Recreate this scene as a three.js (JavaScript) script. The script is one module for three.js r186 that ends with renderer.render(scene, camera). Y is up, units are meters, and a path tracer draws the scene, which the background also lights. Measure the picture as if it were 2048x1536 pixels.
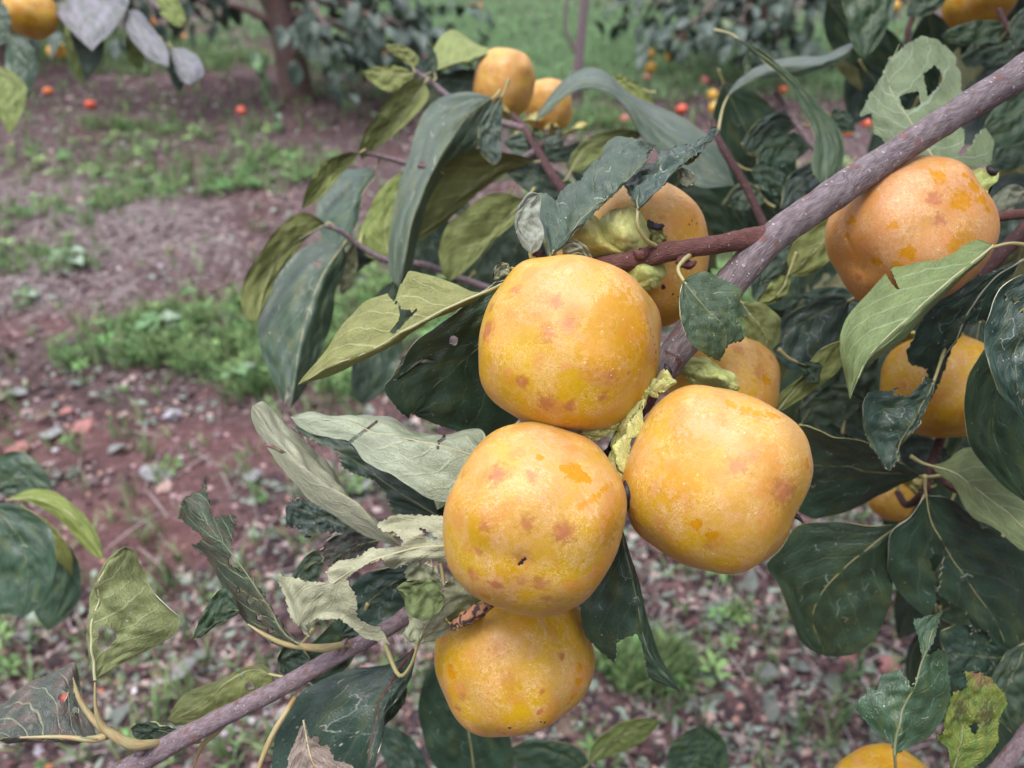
import * as THREE from 'three';
import { mergeGeometries, mergeVertices } from 'three/addons/utils/BufferGeometryUtils.js';
import { createNoise3D, createNoise2D } from 'simplex-noise';

// ---------------------------------------------------------------- camera, sky, sun, exposure
const scene = new THREE.Scene();
const EYE = new THREE.Vector3(0, 1.3, 0), PITCH = 35.5 * Math.PI / 180, FPX = 1490;   // FPX: focal length in photo pixels (2048 x 1536)
const camera = new THREE.PerspectiveCamera(2 * Math.atan(768 / FPX) * 180 / Math.PI, 4 / 3, 0.02, 400);
camera.position.copy(EYE);
const FWD = new THREE.Vector3(0, -Math.sin(PITCH), -Math.cos(PITCH)), UPV = new THREE.Vector3(0, Math.cos(PITCH), -Math.sin(PITCH)), RGT = new THREE.Vector3(1, 0, 0);
camera.lookAt(EYE.clone().add(FWD));
camera.focus = 0.315; camera.userData.fStop = 8.2;
scene.add(camera);

const renderer = new THREE.WebGLRenderer({ antialias: true });
renderer.setSize(1024, 768);
renderer.toneMapping = THREE.LinearToneMapping;
renderer.toneMappingExposure = 2.08;
renderer.shadowMap.enabled = true;

{ // overcast evening sky: an even grey-lavender cloud layer, brighter overhead
  const W = 256, H = 128, data = new Float32Array(W * H * 4), n3 = createNoise3D(mulberry(5));
  for (let j = 0; j < H; j++) for (let i = 0; i < W; i++) {
    const el = ((j + 0.5) / H - 0.5) * Math.PI, az = (i + 0.5) / W * 2 * Math.PI, y = Math.sin(el);
    const cl = 1 + 0.09 * n3(Math.cos(az) * Math.cos(el) * 2.2, y * 3, Math.sin(az) * Math.cos(el) * 2.2);
    const k = (y > 0 ? 0.26 + 1.2 * Math.pow(y, 1.15) : 0.2) * cl, o = (j * W + i) * 4;
    data[o] = k * 0.95; data[o + 1] = k * 0.95; data[o + 2] = k * 1.14; data[o + 3] = 1;
  }
  const t = new THREE.DataTexture(data, W, H, THREE.RGBAFormat, THREE.FloatType);
  t.mapping = THREE.EquirectangularReflectionMapping; t.magFilter = THREE.LinearFilter; t.needsUpdate = true;
  scene.background = t; scene.environment = t;
}
const sun = new THREE.DirectionalLight(new THREE.Color().setRGB(1, 0.95, 0.9), 1.4);
sun.position.set(-0.9, 3.6, 0.5); sun.target.position.set(0, 0, 0);
sun.castShadow = true; sun.shadow.radius = 44; sun.shadow.mapSize.set(2048, 2048);
Object.assign(sun.shadow.camera, { left: -6, right: 6, top: 6, bottom: -6, near: 0.1, far: 20 });
scene.add(sun, sun.target);

// ---------------------------------------------------------------- helpers
function mulberry(a) { return () => { a = (a + 0x6d2b79f5) | 0; let t = Math.imul(a ^ (a >>> 15), 1 | a); t = (t + Math.imul(t ^ (t >>> 7), 61 | t)) ^ t; return ((t ^ (t >>> 14)) >>> 0) / 4294967296; }; }
const rng = mulberry(77), N3 = createNoise3D(mulberry(11)), N2 = createNoise2D(mulberry(12));
const V = (x, y, z) => new THREE.Vector3(x, y, z);
const clamp = (x, a = 0, b = 1) => Math.min(b, Math.max(a, x)), mix = (a, b, t) => a + (b - a) * t;
const sstep = (a, b, x) => { const t = clamp((x - a) / (b - a)); return t * t * (3 - 2 * t); };
const rr = (a, b) => a + (b - a) * rng();
const P = (x, y, d) => EYE.clone().addScaledVector(FWD, d).addScaledVector(RGT, d * (x - 1024) / FPX).addScaledVector(UPV, d * (768 - y) / FPX);   // photo pixel + depth in metres -> world
const G = (x, y) => { const r = P(x, y, 1).sub(EYE); return EYE.clone().addScaledVector(r, -EYE.y / r.y); };                                             // photo pixel -> ground
const pix = (v) => { const r = v.clone().sub(EYE), d = r.dot(FWD); return [1024 + FPX * r.dot(RGT) / d, 768 - FPX * r.dot(UPV) / d]; };
const camDir = (x, y, z) => V(0, 0, 0).addScaledVector(RGT, x).addScaledVector(UPV, y).addScaledVector(FWD, -z).normalize();                            // right, up, towards the viewer
const used = new Map();
function numbered(name) { const n = used.get(name) ?? 0; used.set(name, n + 1); return n ? `${name}_${String(n).padStart(3, '0')}` : name; }
function tag(o, label, category, group, kind) {
  if (label) o.userData.label = label; if (category) o.userData.category = category; if (group) o.userData.group = group; if (kind) o.userData.kind = kind;
  return o;
}
function top(o, name) { o.name = numbered(name); scene.add(o); return o; }
function part(name, geo, mat, parent) { const m = new THREE.Mesh(geo, mat); m.name = name; m.castShadow = m.receiveShadow = true; parent.add(m); return m; }
function smoothCurve(pts) { return new THREE.CatmullRomCurve3(pts, false, 'centripetal'); }

// tapered, slightly knobbly tube with uv in metres
function tube(pts, radii, { seg = 24, rad = 10, bump = 0, freq = 60, cap = true, seed = 0 } = {}) {
  const c = pts.length > 2 ? smoothCurve(pts) : new THREE.LineCurve3(pts[0], pts[1]), fr = c.computeFrenetFrames(seg, false), len = c.getLength();
  const pos = [], uv = [], idx = [];
  for (let i = 0; i <= seg; i++) {
    const t = i / seg, p = c.getPointAt(t), k = t * (radii.length - 1), r0 = radii[Math.min(Math.floor(k), radii.length - 1)], r1 = radii[Math.min(Math.floor(k) + 1, radii.length - 1)];
    for (let j = 0; j <= rad; j++) {
      const a = j / rad * 2 * Math.PI, n = fr.normals[i].clone().multiplyScalar(Math.cos(a)).addScaledVector(fr.binormals[i], Math.sin(a));
      let r = mix(r0, r1, k - Math.floor(k));
      if (bump) r *= 1 + bump * N3(p.x * freq + Math.cos(a) * 0.8 + seed, p.y * freq + Math.sin(a) * 0.8, p.z * freq);
      pos.push(p.x + n.x * r, p.y + n.y * r, p.z + n.z * r); uv.push(j / rad * 2 * Math.PI * r0, t * len);
      if (i < seg && j < rad) { const q = i * (rad + 1) + j; idx.push(q, q + 1, q + rad + 1, q + 1, q + rad + 2, q + rad + 1); }
    }
  }
  if (cap) for (const [i, f] of [[0, 0], [seg, 1]]) {
    const p = c.getPointAt(f), q = pos.length / 3; pos.push(p.x, p.y, p.z); uv.push(0, f * len);
    for (let j = 0; j < rad; j++) { const s = i * (rad + 1) + j; f ? idx.push(s, s + 1, q) : idx.push(s + 1, s, q); }
  }
  const g = new THREE.BufferGeometry();
  g.setAttribute('position', new THREE.Float32BufferAttribute(pos, 3)); g.setAttribute('uv', new THREE.Float32BufferAttribute(uv, 2)); g.setIndex(idx); g.computeVertexNormals();
  const nn = g.attributes.normal;
  for (let i = 0; i <= seg; i++) { // weld the seam's shading
    const a = i * (rad + 1), b = a + rad, n = V(nn.getX(a) + nn.getX(b), nn.getY(a) + nn.getY(b), nn.getZ(a) + nn.getZ(b)).normalize();
    nn.setXYZ(a, n.x, n.y, n.z); nn.setXYZ(b, n.x, n.y, n.z);
  }
  return g;
}

// signed distance to a polygon, positive inside
function polyDist(poly, x, y) {
  let d = 1e9, inside = false;
  for (let i = 0, j = poly.length - 1; i < poly.length; j = i++) {
    const [ax, ay] = poly[j], [bx, by] = poly[i], ex = bx - ax, ey = by - ay, t = clamp(((x - ax) * ex + (y - ay) * ey) / (ex * ex + ey * ey + 1e-9));
    d = Math.min(d, Math.hypot(x - ax - ex * t, y - ay - ey * t));
    if ((ay > y) !== (by > y) && x < (bx - ax) * (y - ay) / (by - ay) + ax) inside = !inside;
  }
  return inside ? d : -d;
}

// A thin sheet with two faces and a rim. S(u, v, out): u 0..1, v -1..1; mask(u, v, p) > 0 is kept. Groups: 0 = face on the +normal side, 1 = other face, 2 = rim.
function sheet(S, nu, nv, thick, mask, flip, tint) {
  const W = nv + 1, pts = [], nor = [], f = [];
  for (let i = 0; i <= nu; i++) for (let j = 0; j <= nv; j++) { const p = V(0, 0, 0); S(i / nu, j / nv * 2 - 1, p); pts.push(p); }
  const at = (i, j) => pts[clamp(i, 0, nu) * W + clamp(j, 0, nv)];
  for (let i = 0; i <= nu; i++) for (let j = 0; j <= nv; j++) {
    const ii = clamp(i, 1, nu - 1), du = at(ii + 1, j).clone().sub(at(ii - 1, j)), dv = at(ii, j + 1).clone().sub(at(ii, j - 1));
    const n = du.cross(dv); if (n.lengthSq() < 1e-16) n.set(0, 1, 0); n.normalize(); if (flip) n.negate(); nor.push(n);
    f.push(mask ? mask(i / nu, j / nv * 2 - 1, at(i, j)) : 1);
  }
  const vp = [], vn = [], vu = [], ids = new Map(), tri = [];
  const vert = (a, b) => { // a grid node (b undefined) or the crossing between two nodes
    const key = b === undefined ? a : -(Math.min(a, b) * 4194304 + Math.max(a, b)) - 1;
    if (ids.has(key)) return ids.get(key);
    const uvOf = (q) => [Math.floor(q / W) / nu, (q % W) / nv];
    let p, n, uv;
    if (b === undefined) { p = pts[a]; n = nor[a]; uv = uvOf(a); }
    else { const t = f[a] / (f[a] - f[b]), ua = uvOf(a), ub = uvOf(b); p = pts[a].clone().lerp(pts[b], t); n = nor[a].clone().lerp(nor[b], t).normalize(); uv = [mix(ua[0], ub[0], t), mix(ua[1], ub[1], t)]; }
    const id = vp.length; vp.push(p); vn.push(n); vu.push(uv); ids.set(key, id); return id;
  };
  for (let i = 0; i < nu; i++) for (let j = 0; j < nv; j++) {
    const c = [i * W + j, (i + 1) * W + j, (i + 1) * W + j + 1, i * W + j + 1];
    if (c.every((q) => f[q] <= 0)) continue;
    const poly = [];
    for (let k = 0; k < 4; k++) { const a = c[k], b = c[(k + 1) % 4]; if (f[a] > 0) poly.push(vert(a)); if ((f[a] > 0) !== (f[b] > 0)) poly.push(vert(a, b)); }
    for (let k = 1; k + 1 < poly.length; k++) tri.push(poly[0], poly[k], poly[k + 1]);
  }
  const edges = new Map();
  for (let k = 0; k < tri.length; k += 3) for (const [a, b] of [[0, 1], [1, 2], [2, 0]]) { const x = tri[k + a], y = tri[k + b], key = Math.min(x, y) * 4194304 + Math.max(x, y); edges.has(key) ? edges.set(key, null) : edges.set(key, [x, y]); }
  const n0 = vp.length, pos = [], nrm = [], uv = [], col = [], idx0 = [], idx1 = [], idx2 = [], h = thick / 2, tc = tint || [1, 1, 1];
  for (const s of [1, -1]) for (let k = 0; k < n0; k++) { const p = vp[k], n = vn[k]; pos.push(p.x + n.x * h * s, p.y + n.y * h * s, p.z + n.z * h * s); nrm.push(n.x * s, n.y * s, n.z * s); uv.push(vu[k][0], vu[k][1]); col.push(...tc); }
  for (let k = 0; k < tri.length; k += 3) { const [a, b, c] = [tri[k], tri[k + 1], tri[k + 2]]; flip ? (idx0.push(a, c, b), idx1.push(a + n0, b + n0, c + n0)) : (idx0.push(a, b, c), idx1.push(a + n0, c + n0, b + n0)); }
  for (const e of edges.values()) {
    if (!e) continue;
    const [x, y] = e, out = vp[y].clone().sub(vp[x]).cross(vn[x]).normalize(), q = pos.length / 3; if (flip) out.negate();
    for (const [k, s] of [[x, 1], [y, 1], [x, -1], [y, -1]]) { const p = vp[k], n = vn[k]; pos.push(p.x + n.x * h * s, p.y + n.y * h * s, p.z + n.z * h * s); nrm.push(out.x, out.y, out.z); uv.push(vu[k][0], vu[k][1]); col.push(1, 1, 1); }
    idx2.push(q, q + 2, q + 1, q + 1, q + 2, q + 3);
  }
  const g = new THREE.BufferGeometry();
  g.setAttribute('position', new THREE.Float32BufferAttribute(pos, 3)); g.setAttribute('normal', new THREE.Float32BufferAttribute(nrm, 3)); g.setAttribute('uv', new THREE.Float32BufferAttribute(uv, 2)); g.setAttribute('color', new THREE.Float32BufferAttribute(col, 3));
  g.setIndex([...idx0, ...idx1, ...idx2]);
  g.addGroup(0, idx0.length, 0); g.addGroup(idx0.length, idx1.length, 1); g.addGroup(idx0.length + idx1.length, idx2.length, 2);
  return g;
}
// ---------------------------------------------------------------- computed textures
const lin2s = (x) => Math.round(255 * clamp(x <= 0.0031308 ? x * 12.92 : 1.055 * Math.pow(x, 1 / 2.4) - 0.055));
function texture(W, H, fn, { srgb = true, repeat = false } = {}) { // fn(x, y, out) writes linear rgb 0..1
  const d = new Uint8Array(W * H * 4), o = [0, 0, 0];
  for (let j = 0; j < H; j++) for (let i = 0; i < W; i++) {
    fn((i + 0.5) / W, (j + 0.5) / H, o);
    const k = (j * W + i) * 4;
    for (let c = 0; c < 3; c++) d[k + c] = srgb ? lin2s(o[c]) : Math.round(255 * clamp(o[c]));
    d[k + 3] = 255;
  }
  const t = new THREE.DataTexture(d, W, H); t.magFilter = THREE.LinearFilter; t.minFilter = THREE.LinearMipmapLinearFilter; t.generateMipmaps = true;
  if (srgb) t.colorSpace = THREE.SRGBColorSpace;
  t.wrapS = t.wrapT = repeat ? THREE.RepeatWrapping : THREE.ClampToEdgeWrapping; t.needsUpdate = true; return t;
}
const hash2 = (i, j, s = 0) => { let h = Math.imul(i, 374761393) + Math.imul(j, 668265263) + Math.imul(s, 1442695041); h = Math.imul(h ^ (h >>> 13), 1274126177); return ((h ^ (h >>> 16)) >>> 0) / 4294967296; };
// F2 - F1 of a jittered cell pattern: 0 on the cell borders
function cells(x, y, s = 0) {
  const i0 = Math.floor(x), j0 = Math.floor(y); let a = 9, b = 9, ni = 0, nj = 0;
  for (let i = i0 - 1; i <= i0 + 1; i++) for (let j = j0 - 1; j <= j0 + 1; j++) {
    const d = Math.hypot(i + hash2(i, j, s) - x, j + hash2(i, j, s + 7) - y);
    if (d < a) { b = a; a = d; ni = i; nj = j; } else if (d < b) b = d;
  }
  return [b - a, hash2(ni, nj, s + 3), a];
}
// Veins of a leaf in (u along, w across -1..1): [main side veins 0..1, fine network 0..1]
const veinCache = new Map();
function veins(u, w, s) { // looked up in one of two computed vein patterns
  const k = s & 1; let t = veinCache.get(k);
  if (!t) { t = new Float32Array(1024 * 512 * 2); for (let j = 0; j < 512; j++) for (let i = 0; i < 1024; i++) { const [a, b] = veinsAt((i + 0.5) / 1024, (j + 0.5) / 256 - 1, 3 + k * 5); t[(j * 1024 + i) * 2] = a; t[(j * 1024 + i) * 2 + 1] = b; } veinCache.set(k, t); }
  const q = (Math.min(511, Math.max(0, Math.floor((w + 1) * 256))) * 1024 + Math.min(1023, Math.max(0, Math.floor(u * 1024)))) * 2; return [t[q], t[q + 1]];
}
function veinsAt(u, w, s) {
  const aw = Math.abs(w), side = w > 0 ? 1 : 0;
  const off = 0.30 * aw + 0.10 * aw * aw + 0.012 * N2(aw * 3 + s, u * 9 + side * 4), k = (u - off + 0.02 * side) * 7.2, near = Math.abs(k - Math.round(k)) / 7.2;
  const jit = 0.018 * (hash2(Math.round(k), side, s) - 0.5);
  const main = (1 - sstep(0.0035, 0.0085, Math.abs(near + jit * 0.2))) * (1 - sstep(0.75, 0.98, aw)) * (Math.round(k) >= 0 ? 1 : 0);
  const c1 = cells(u * 26 + 0.6 * N2(u * 20, w * 9), w * 10 + u * 6, s)[0], c2 = cells(u * 74, w * 30 + u * 12, s + 2)[0];
  return [main, (1 - sstep(0.02, 0.12, c1)) * 0.8 + (1 - sstep(0.02, 0.22, c2)) * 0.35];
}
// leaf-miner trails and scars, drawn as walks on a coarse canvas
function scars(seed, n, spots) {
  const W = 512, H = 256, a = new Float32Array(W * H), r = mulberry(seed);
  const dot = (x, y, q, k) => { for (let j = Math.floor(y - q - 1); j <= y + q + 1; j++) for (let i = Math.floor(x - q - 1); i <= x + q + 1; i++) if (i >= 0 && j >= 0 && i < W && j < H) a[j * W + i] = Math.max(a[j * W + i], k * clamp(q + 0.6 - Math.hypot(i - x, j - y))); };
  for (let m = 0; m < n; m++) { let x = r() * W, y = (0.15 + 0.7 * r()) * H, h = r() * 6.3; const L = 12 + r() * r() * 90, q = 0.4 + r() * r() * 1.2, k = 0.35 + 0.55 * r(); for (let t = 0; t < L; t++) { h += (r() - 0.5) * 0.75; if (r() < 0.06) h += (r() - 0.5) * 2; x += Math.cos(h) * 1.3; y += Math.sin(h); dot(x, y, q * (0.7 + 0.5 * r()), k); } }
  for (let m = 0; m < spots; m++) dot(r() * W, r() * H, 0.2 + r() * r() * r() * 2.4, 0.3 + 0.6 * r());
  return (u, v) => a[Math.min(H - 1, Math.floor(v * H)) * W + Math.min(W - 1, Math.floor(u * W))];
}
function leafTop(seed, base, nScars, nSpots) {
  const sc = scars(seed, nScars, nSpots);
  return texture(1024, 512, (u, v, o) => {
    const w = v * 2 - 1, [m, f] = veins(u, w, seed), q = 0.5 + 0.5 * N2(u * 5 + seed, w * 3), g = 0.5 + 0.5 * N2(u * 60, w * 34 + seed), s = sc(u, v), rib = 1 - sstep(0.008, 0.02, Math.abs(w) + 0.004 * u);
    const k = 0.75 + 0.45 * q + 0.18 * (g - 0.5), p = 0.30 * m + 0.09 * f + 0.55 * rib;
    o[0] = mix(base[0] * k, 0.17, p * 0.45); o[1] = mix(base[1] * k, 0.21, p * 0.45); o[2] = mix(base[2] * k, 0.09, p * 0.45);
    const yl = sstep(0.62, 0.95, 0.5 + 0.5 * N2(u * 3.1 + seed * 3, w * 2.3 + 9)) * 0.35; o[0] = mix(o[0], 0.09, yl); o[1] = mix(o[1], 0.105, yl); o[2] = mix(o[2], 0.03, yl);
    if (s > 0) { o[0] = mix(o[0], 0.46, s); o[1] = mix(o[1], 0.45, s); o[2] = mix(o[2], 0.36, s); }
  });
}
function leafUnder(seed, base, brown) {
  const sc = scars(seed + 40, 4, 70);
  return texture(1024, 512, (u, v, o) => {
    const w = v * 2 - 1, [m, f] = veins(u, w, seed), q = 0.5 + 0.5 * N2(u * 4 + seed, w * 2.5), g = N2(u * 90, w * 50 + seed), k = 0.8 + 0.32 * q + 0.10 * g, s = sc(u, v) * brown;
    const fine = clamp(f) * 0.55;
    for (let c = 0; c < 3; c++) o[c] = mix(base[c] * k, base[c] * 0.50, fine);
    for (let c = 0; c < 3; c++) o[c] = mix(o[c], [0.40, 0.40, 0.24][c], m * 0.38);
    if (s > 0) { o[0] = mix(o[0], 0.12, s); o[1] = mix(o[1], 0.085, s); o[2] = mix(o[2], 0.05, s); }
  });
}
const bumpLeaf = texture(1024, 512, (u, v, o) => { const w = v * 2 - 1, [m, f] = veins(u, w, 3); const c = cells(u * 26 + 0.6 * N2(u * 20, w * 9), w * 10 + u * 6, 3); o[0] = o[1] = o[2] = 0.5 - 0.25 * clamp(f) - 0.25 * m + 0.12 * sstep(0, 0.5, c[0]) + 0.16 * N2(u * 7, w * 4) + 0.05 * N2(u * 120, w * 70); }, { srgb: false });

const phys = (o) => new THREE.MeshPhysicalMaterial(o);
const MAT = {};
MAT.tops = [[21, [0.027, 0.056, 0.031], 6, 90], [22, [0.034, 0.064, 0.035], 18, 170], [23, [0.024, 0.051, 0.033], 30, 220]].map(([s, b, n, k], i) =>
  phys({ name: 'leaf_upper_face_' + i, map: leafTop(s, b, n, k), bumpMap: bumpLeaf, bumpScale: 0.0005, roughness: 0.34, specularIntensity: 1, vertexColors: true }));
MAT.unders = [[31, [0.205, 0.222, 0.092], 0.2], [32, [0.31, 0.325, 0.225], 0.5]].map(([s, b, n], i) =>
  phys({ name: 'leaf_lower_face_' + i, map: leafUnder(s, b, n), bumpMap: bumpLeaf, bumpScale: -0.0006, roughness: 0.55, specularIntensity: 0.5, vertexColors: true }));
MAT.pale = phys({ name: 'sky_sheen_leaf', roughness: 0.42, bumpMap: bumpLeaf, bumpScale: 0.0005, map: texture(512, 256, (u, v, o) => { const w = v * 2 - 1, [m, f] = veins(u, w, 4), q = 0.5 + 0.5 * N2(u * 4 + 60, w * 3), k = 0.8 + 0.4 * q, d = sstep(0.35, 0.75, 0.5 + 0.5 * N2(u * 3 + 11, w * 2.4)); for (let c = 0; c < 3; c++) o[c] = mix(mix([0.10, 0.112, 0.10][c], [0.15, 0.145, 0.16][c], d) * k, [0.36, 0.36, 0.3][c], m * 0.35 + f * 0.08); }) });  // upper face with the sky's pale lavender sheen put into its colour
MAT.rim = phys({ name: 'leaf_margin', color: new THREE.Color().setRGB(0.42, 0.40, 0.17), roughness: 0.6 });
MAT.bite = phys({ name: 'bitten_leaf_margin', color: new THREE.Color().setRGB(0.50, 0.50, 0.36), roughness: 0.7 });
MAT.rib = phys({ name: 'pale_leaf_rib', color: new THREE.Color().setRGB(0.36, 0.35, 0.19), roughness: 0.55 });
MAT.ribDark = phys({ name: 'green_leaf_rib', color: new THREE.Color().setRGB(0.15, 0.17, 0.075), roughness: 0.5 });
MAT.petiole = phys({ name: 'leaf_stalk', color: new THREE.Color().setRGB(0.34, 0.31, 0.13), roughness: 0.5 });
MAT.petioleYellow = (() => { const t = texture(128, 512, (x, y, o) => { const n = 0.5 + 0.5 * N2(x * 4, y * 5), f = 0.5 + 0.5 * N2(x * 26, y * 9), g = sstep(0.6, 0.9, 0.5 + 0.5 * N2(x * 3 + 9, y * 4)); for (let c = 0; c < 3; c++) o[c] = mix(mix([0.36, 0.28, 0.13][c], [0.29, 0.27, 0.12][c], n), [0.34, 0.18, 0.07][c], g * 0.6) * (0.85 + 0.3 * f); }, { repeat: true }); t.repeat.set(1 / 0.02, 1 / 0.06); return phys({ name: 'yellow_leaf_stalk', map: t, bumpMap: t, bumpScale: 0.0006, roughness: 0.5 }); })();
MAT.sick = phys({ name: 'yellowing_leaf', bumpMap: bumpLeaf, bumpScale: 0.0012, roughness: 0.5, map: (() => { const sc = scars(91, 6, 40); return texture(512, 256, (u, v, o) => {
  const w = v * 2 - 1, [m, f] = veins(u, w, 8), q = 0.5 + 0.5 * N2(u * 5, w * 3 + 4), d = Math.min(Math.hypot((u - 0.58) * 1.3, (w + 0.36) * 0.6), Math.hypot((u - 0.6) * 1.3, (w - 0.42) * 0.6)), br = 1 - sstep(0.06, 0.2, d + 0.09 * N2(u * 16, w * 9)), ed = sstep(0.80, 0.97, u + 0.1 * N2(u * 9, w * 7));
  o[0] = mix(0.085, 0.17, q); o[1] = mix(0.16, 0.20, q); o[2] = 0.024; const p = m * 0.4 + f * 0.12; for (let c = 0; c < 3; c++) o[c] = mix(o[c], [0.36, 0.38, 0.12][c], p);
  for (let c = 0; c < 3; c++) { o[c] = mix(o[c], [0.05, 0.035, 0.015][c], br * 0.7); o[c] = mix(o[c], [0.3, 0.14, 0.08][c], ed * 0.9); }
  const s = sc(u, v); if (s > 0) for (let c = 0; c < 3; c++) o[c] = mix(o[c], 0.4, s * 0.6); }); })() });
MAT.dry = phys({ name: 'dried_leaf', bumpMap: bumpLeaf, bumpScale: -0.0016, roughness: 0.75, map: texture(512, 256, (u, v, o) => { const w = v * 2 - 1, [m, f] = veins(u, w, 5), q = 0.5 + 0.5 * N2(u * 5, w * 4), k = 0.8 + 0.35 * q, p = clamp(f) * 0.5 + m * 0.4, rib = 1 - sstep(0.03, 0.06, Math.abs(w)); for (let c = 0; c < 3; c++) o[c] = mix(mix([0.40, 0.33, 0.26][c] * k, [0.2, 0.13, 0.09][c], p), [0.30, 0.14, 0.06][c], rib * 0.8); }) });
MAT.grey = phys({ name: 'half_eaten_grey_leaf', bumpMap: bumpLeaf, bumpScale: 0.0012, roughness: 0.5, vertexColors: true, map: (() => { const sc = scars(57, 26, 320); return texture(1024, 512, (u, v, o) => { const w = v * 2 - 1, [m, f] = veins(u, w, 12), q = 0.5 + 0.5 * N2(u * 6, w * 4), s = sc(u, v), z = sstep(0.45, 0.75, 0.5 + 0.5 * N2(u * 4 + 30, w * 2.6)); for (let c = 0; c < 3; c++) { o[c] = mix([0.055, 0.065, 0.05][c], [0.10, 0.075, 0.06][c], z) * (0.75 + 0.5 * q); o[c] = mix(o[c], [0.35, 0.34, 0.2][c], clamp(m * 0.5 + f * 0.14 + s * 0.75)); } }); })() });

// bark: along v in metres, lenticels and cracks
function bark(a, b, spotCol, seed) {
  return [texture(512, 1024, (x, y, o) => {
    const n = 0.5 + 0.5 * N2(x * 9 + seed, y * 8), f = 0.5 + 0.5 * N2(x * 50, y * 16 + seed), g = 0.5 + 0.5 * N2(x * 130, y * 120), c = cells(x * 9, y * 26, seed), s = c[1] > 0.72 ? 1 - sstep(0.05 + 0.09 * (c[1] - 0.72) / 0.28, 0.12 + 0.12 * (c[1] - 0.72) / 0.28, c[2]) : 0, z = sstep(0.74, 0.86, 0.5 + 0.5 * N2(x * 4 + 17, y * 7 + seed));
    for (let k = 0; k < 3; k++) { o[k] = mix(a[k], b[k], clamp(0.45 * n + 0.62 * f - 0.04)) * (0.72 + 0.5 * g); o[k] = mix(o[k], [0.20, 0.085, 0.06][k], z * 0.6); o[k] = mix(o[k], spotCol[k], s * 0.75); }
  }, { repeat: true }), texture(512, 1024, (x, y, o) => { const c = cells(x * 9, y * 26, seed), s = c[1] > 0.72 ? 1 - sstep(0.05 + 0.09 * (c[1] - 0.72) / 0.28, 0.14 + 0.12 * (c[1] - 0.72) / 0.28, c[2]) : 0; o[0] = o[1] = o[2] = 0.35 + 0.16 * N2(x * 50, y * 16 + seed) + 0.1 * N2(x * 130, y * 120) + 0.4 * s; }, { srgb: false, repeat: true })];
}
function barkMat(name, a, b, s, seed, size) { const [m, h] = bark(a, b, s, seed); for (const t of [m, h]) t.repeat.set(1 / size, 1 / (size * 2)); return phys({ name, map: m, bumpMap: h, bumpScale: 0.0015, roughness: 0.7, specularIntensity: 0.5 }); }
MAT.barkGrey = barkMat('grey_bark', [0.085, 0.066, 0.068], [0.33, 0.275, 0.275], [0.52, 0.48, 0.45], 1, 0.045);
MAT.barkRed = barkMat('reddish_bark', [0.10, 0.042, 0.036], [0.185, 0.085, 0.07], [0.33, 0.22, 0.18], 2, 0.04);
MAT.barkMauve = barkMat('mauve_twig_bark', [0.13, 0.09, 0.095], [0.36, 0.285, 0.29], [0.48, 0.42, 0.40], 3, 0.03);
MAT.barkDark = barkMat('dark_twig_bark', [0.07, 0.038, 0.036], [0.13, 0.07, 0.066], [0.26, 0.2, 0.18], 4, 0.03);
MAT.trunk = barkMat('trunk_bark', [0.09, 0.06, 0.05], [0.2, 0.14, 0.12], [0.25, 0.2, 0.16], 6, 0.3);
MAT.calyx = phys({ name: 'calyx', vertexColors: true, roughness: 0.55, bumpMap: bumpLeaf, bumpScale: 0.0007, map: texture(512, 256, (u, v, o) => { const w = v * 2 - 1, q = 0.5 + 0.5 * N2(u * 4, w * 3), l = 0.5 + 0.5 * N2(u * 3 + 20, w * 26), e = sstep(0.80, 0.93, u + 0.09 * N2(u * 8, w * 8)), b = sstep(0.66, 0.76, 0.5 + 0.5 * N2(u * 9 + 3, w * 7)); for (let c = 0; c < 3; c++) { o[c] = mix([0.52, 0.56, 0.17][c], [0.64, 0.61, 0.24][c], q) * (0.82 + 0.34 * l); o[c] = mix(o[c], [0.42, 0.26, 0.08][c], e * 0.5); o[c] = mix(o[c], [0.08, 0.05, 0.03][c], b * 0.5 * e); } }) });
MAT.stub = phys({ name: 'charred_stub', roughness: 0.8, map: texture(128, 128, (x, y, o) => { const n = sstep(0.4, 0.62, 0.5 + 0.5 * N2(x * 5, y * 5)), f = 0.7 + 0.6 * (0.5 + 0.5 * N2(x * 22, y * 22)); for (let c = 0; c < 3; c++) o[c] = mix([0.36, 0.17, 0.075][c], [0.05, 0.03, 0.03][c], n) * f; }, { repeat: true }) }); MAT.stub.map.repeat.set(1 / 0.02, 1 / 0.02);
MAT.black = phys({ name: 'withered_black', color: new THREE.Color().setRGB(0.018, 0.014, 0.016), roughness: 0.6 });
// ---------------------------------------------------------------- ground
const gp = (x, y) => { const g = G(x, y); return [g.x, g.z]; };
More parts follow.
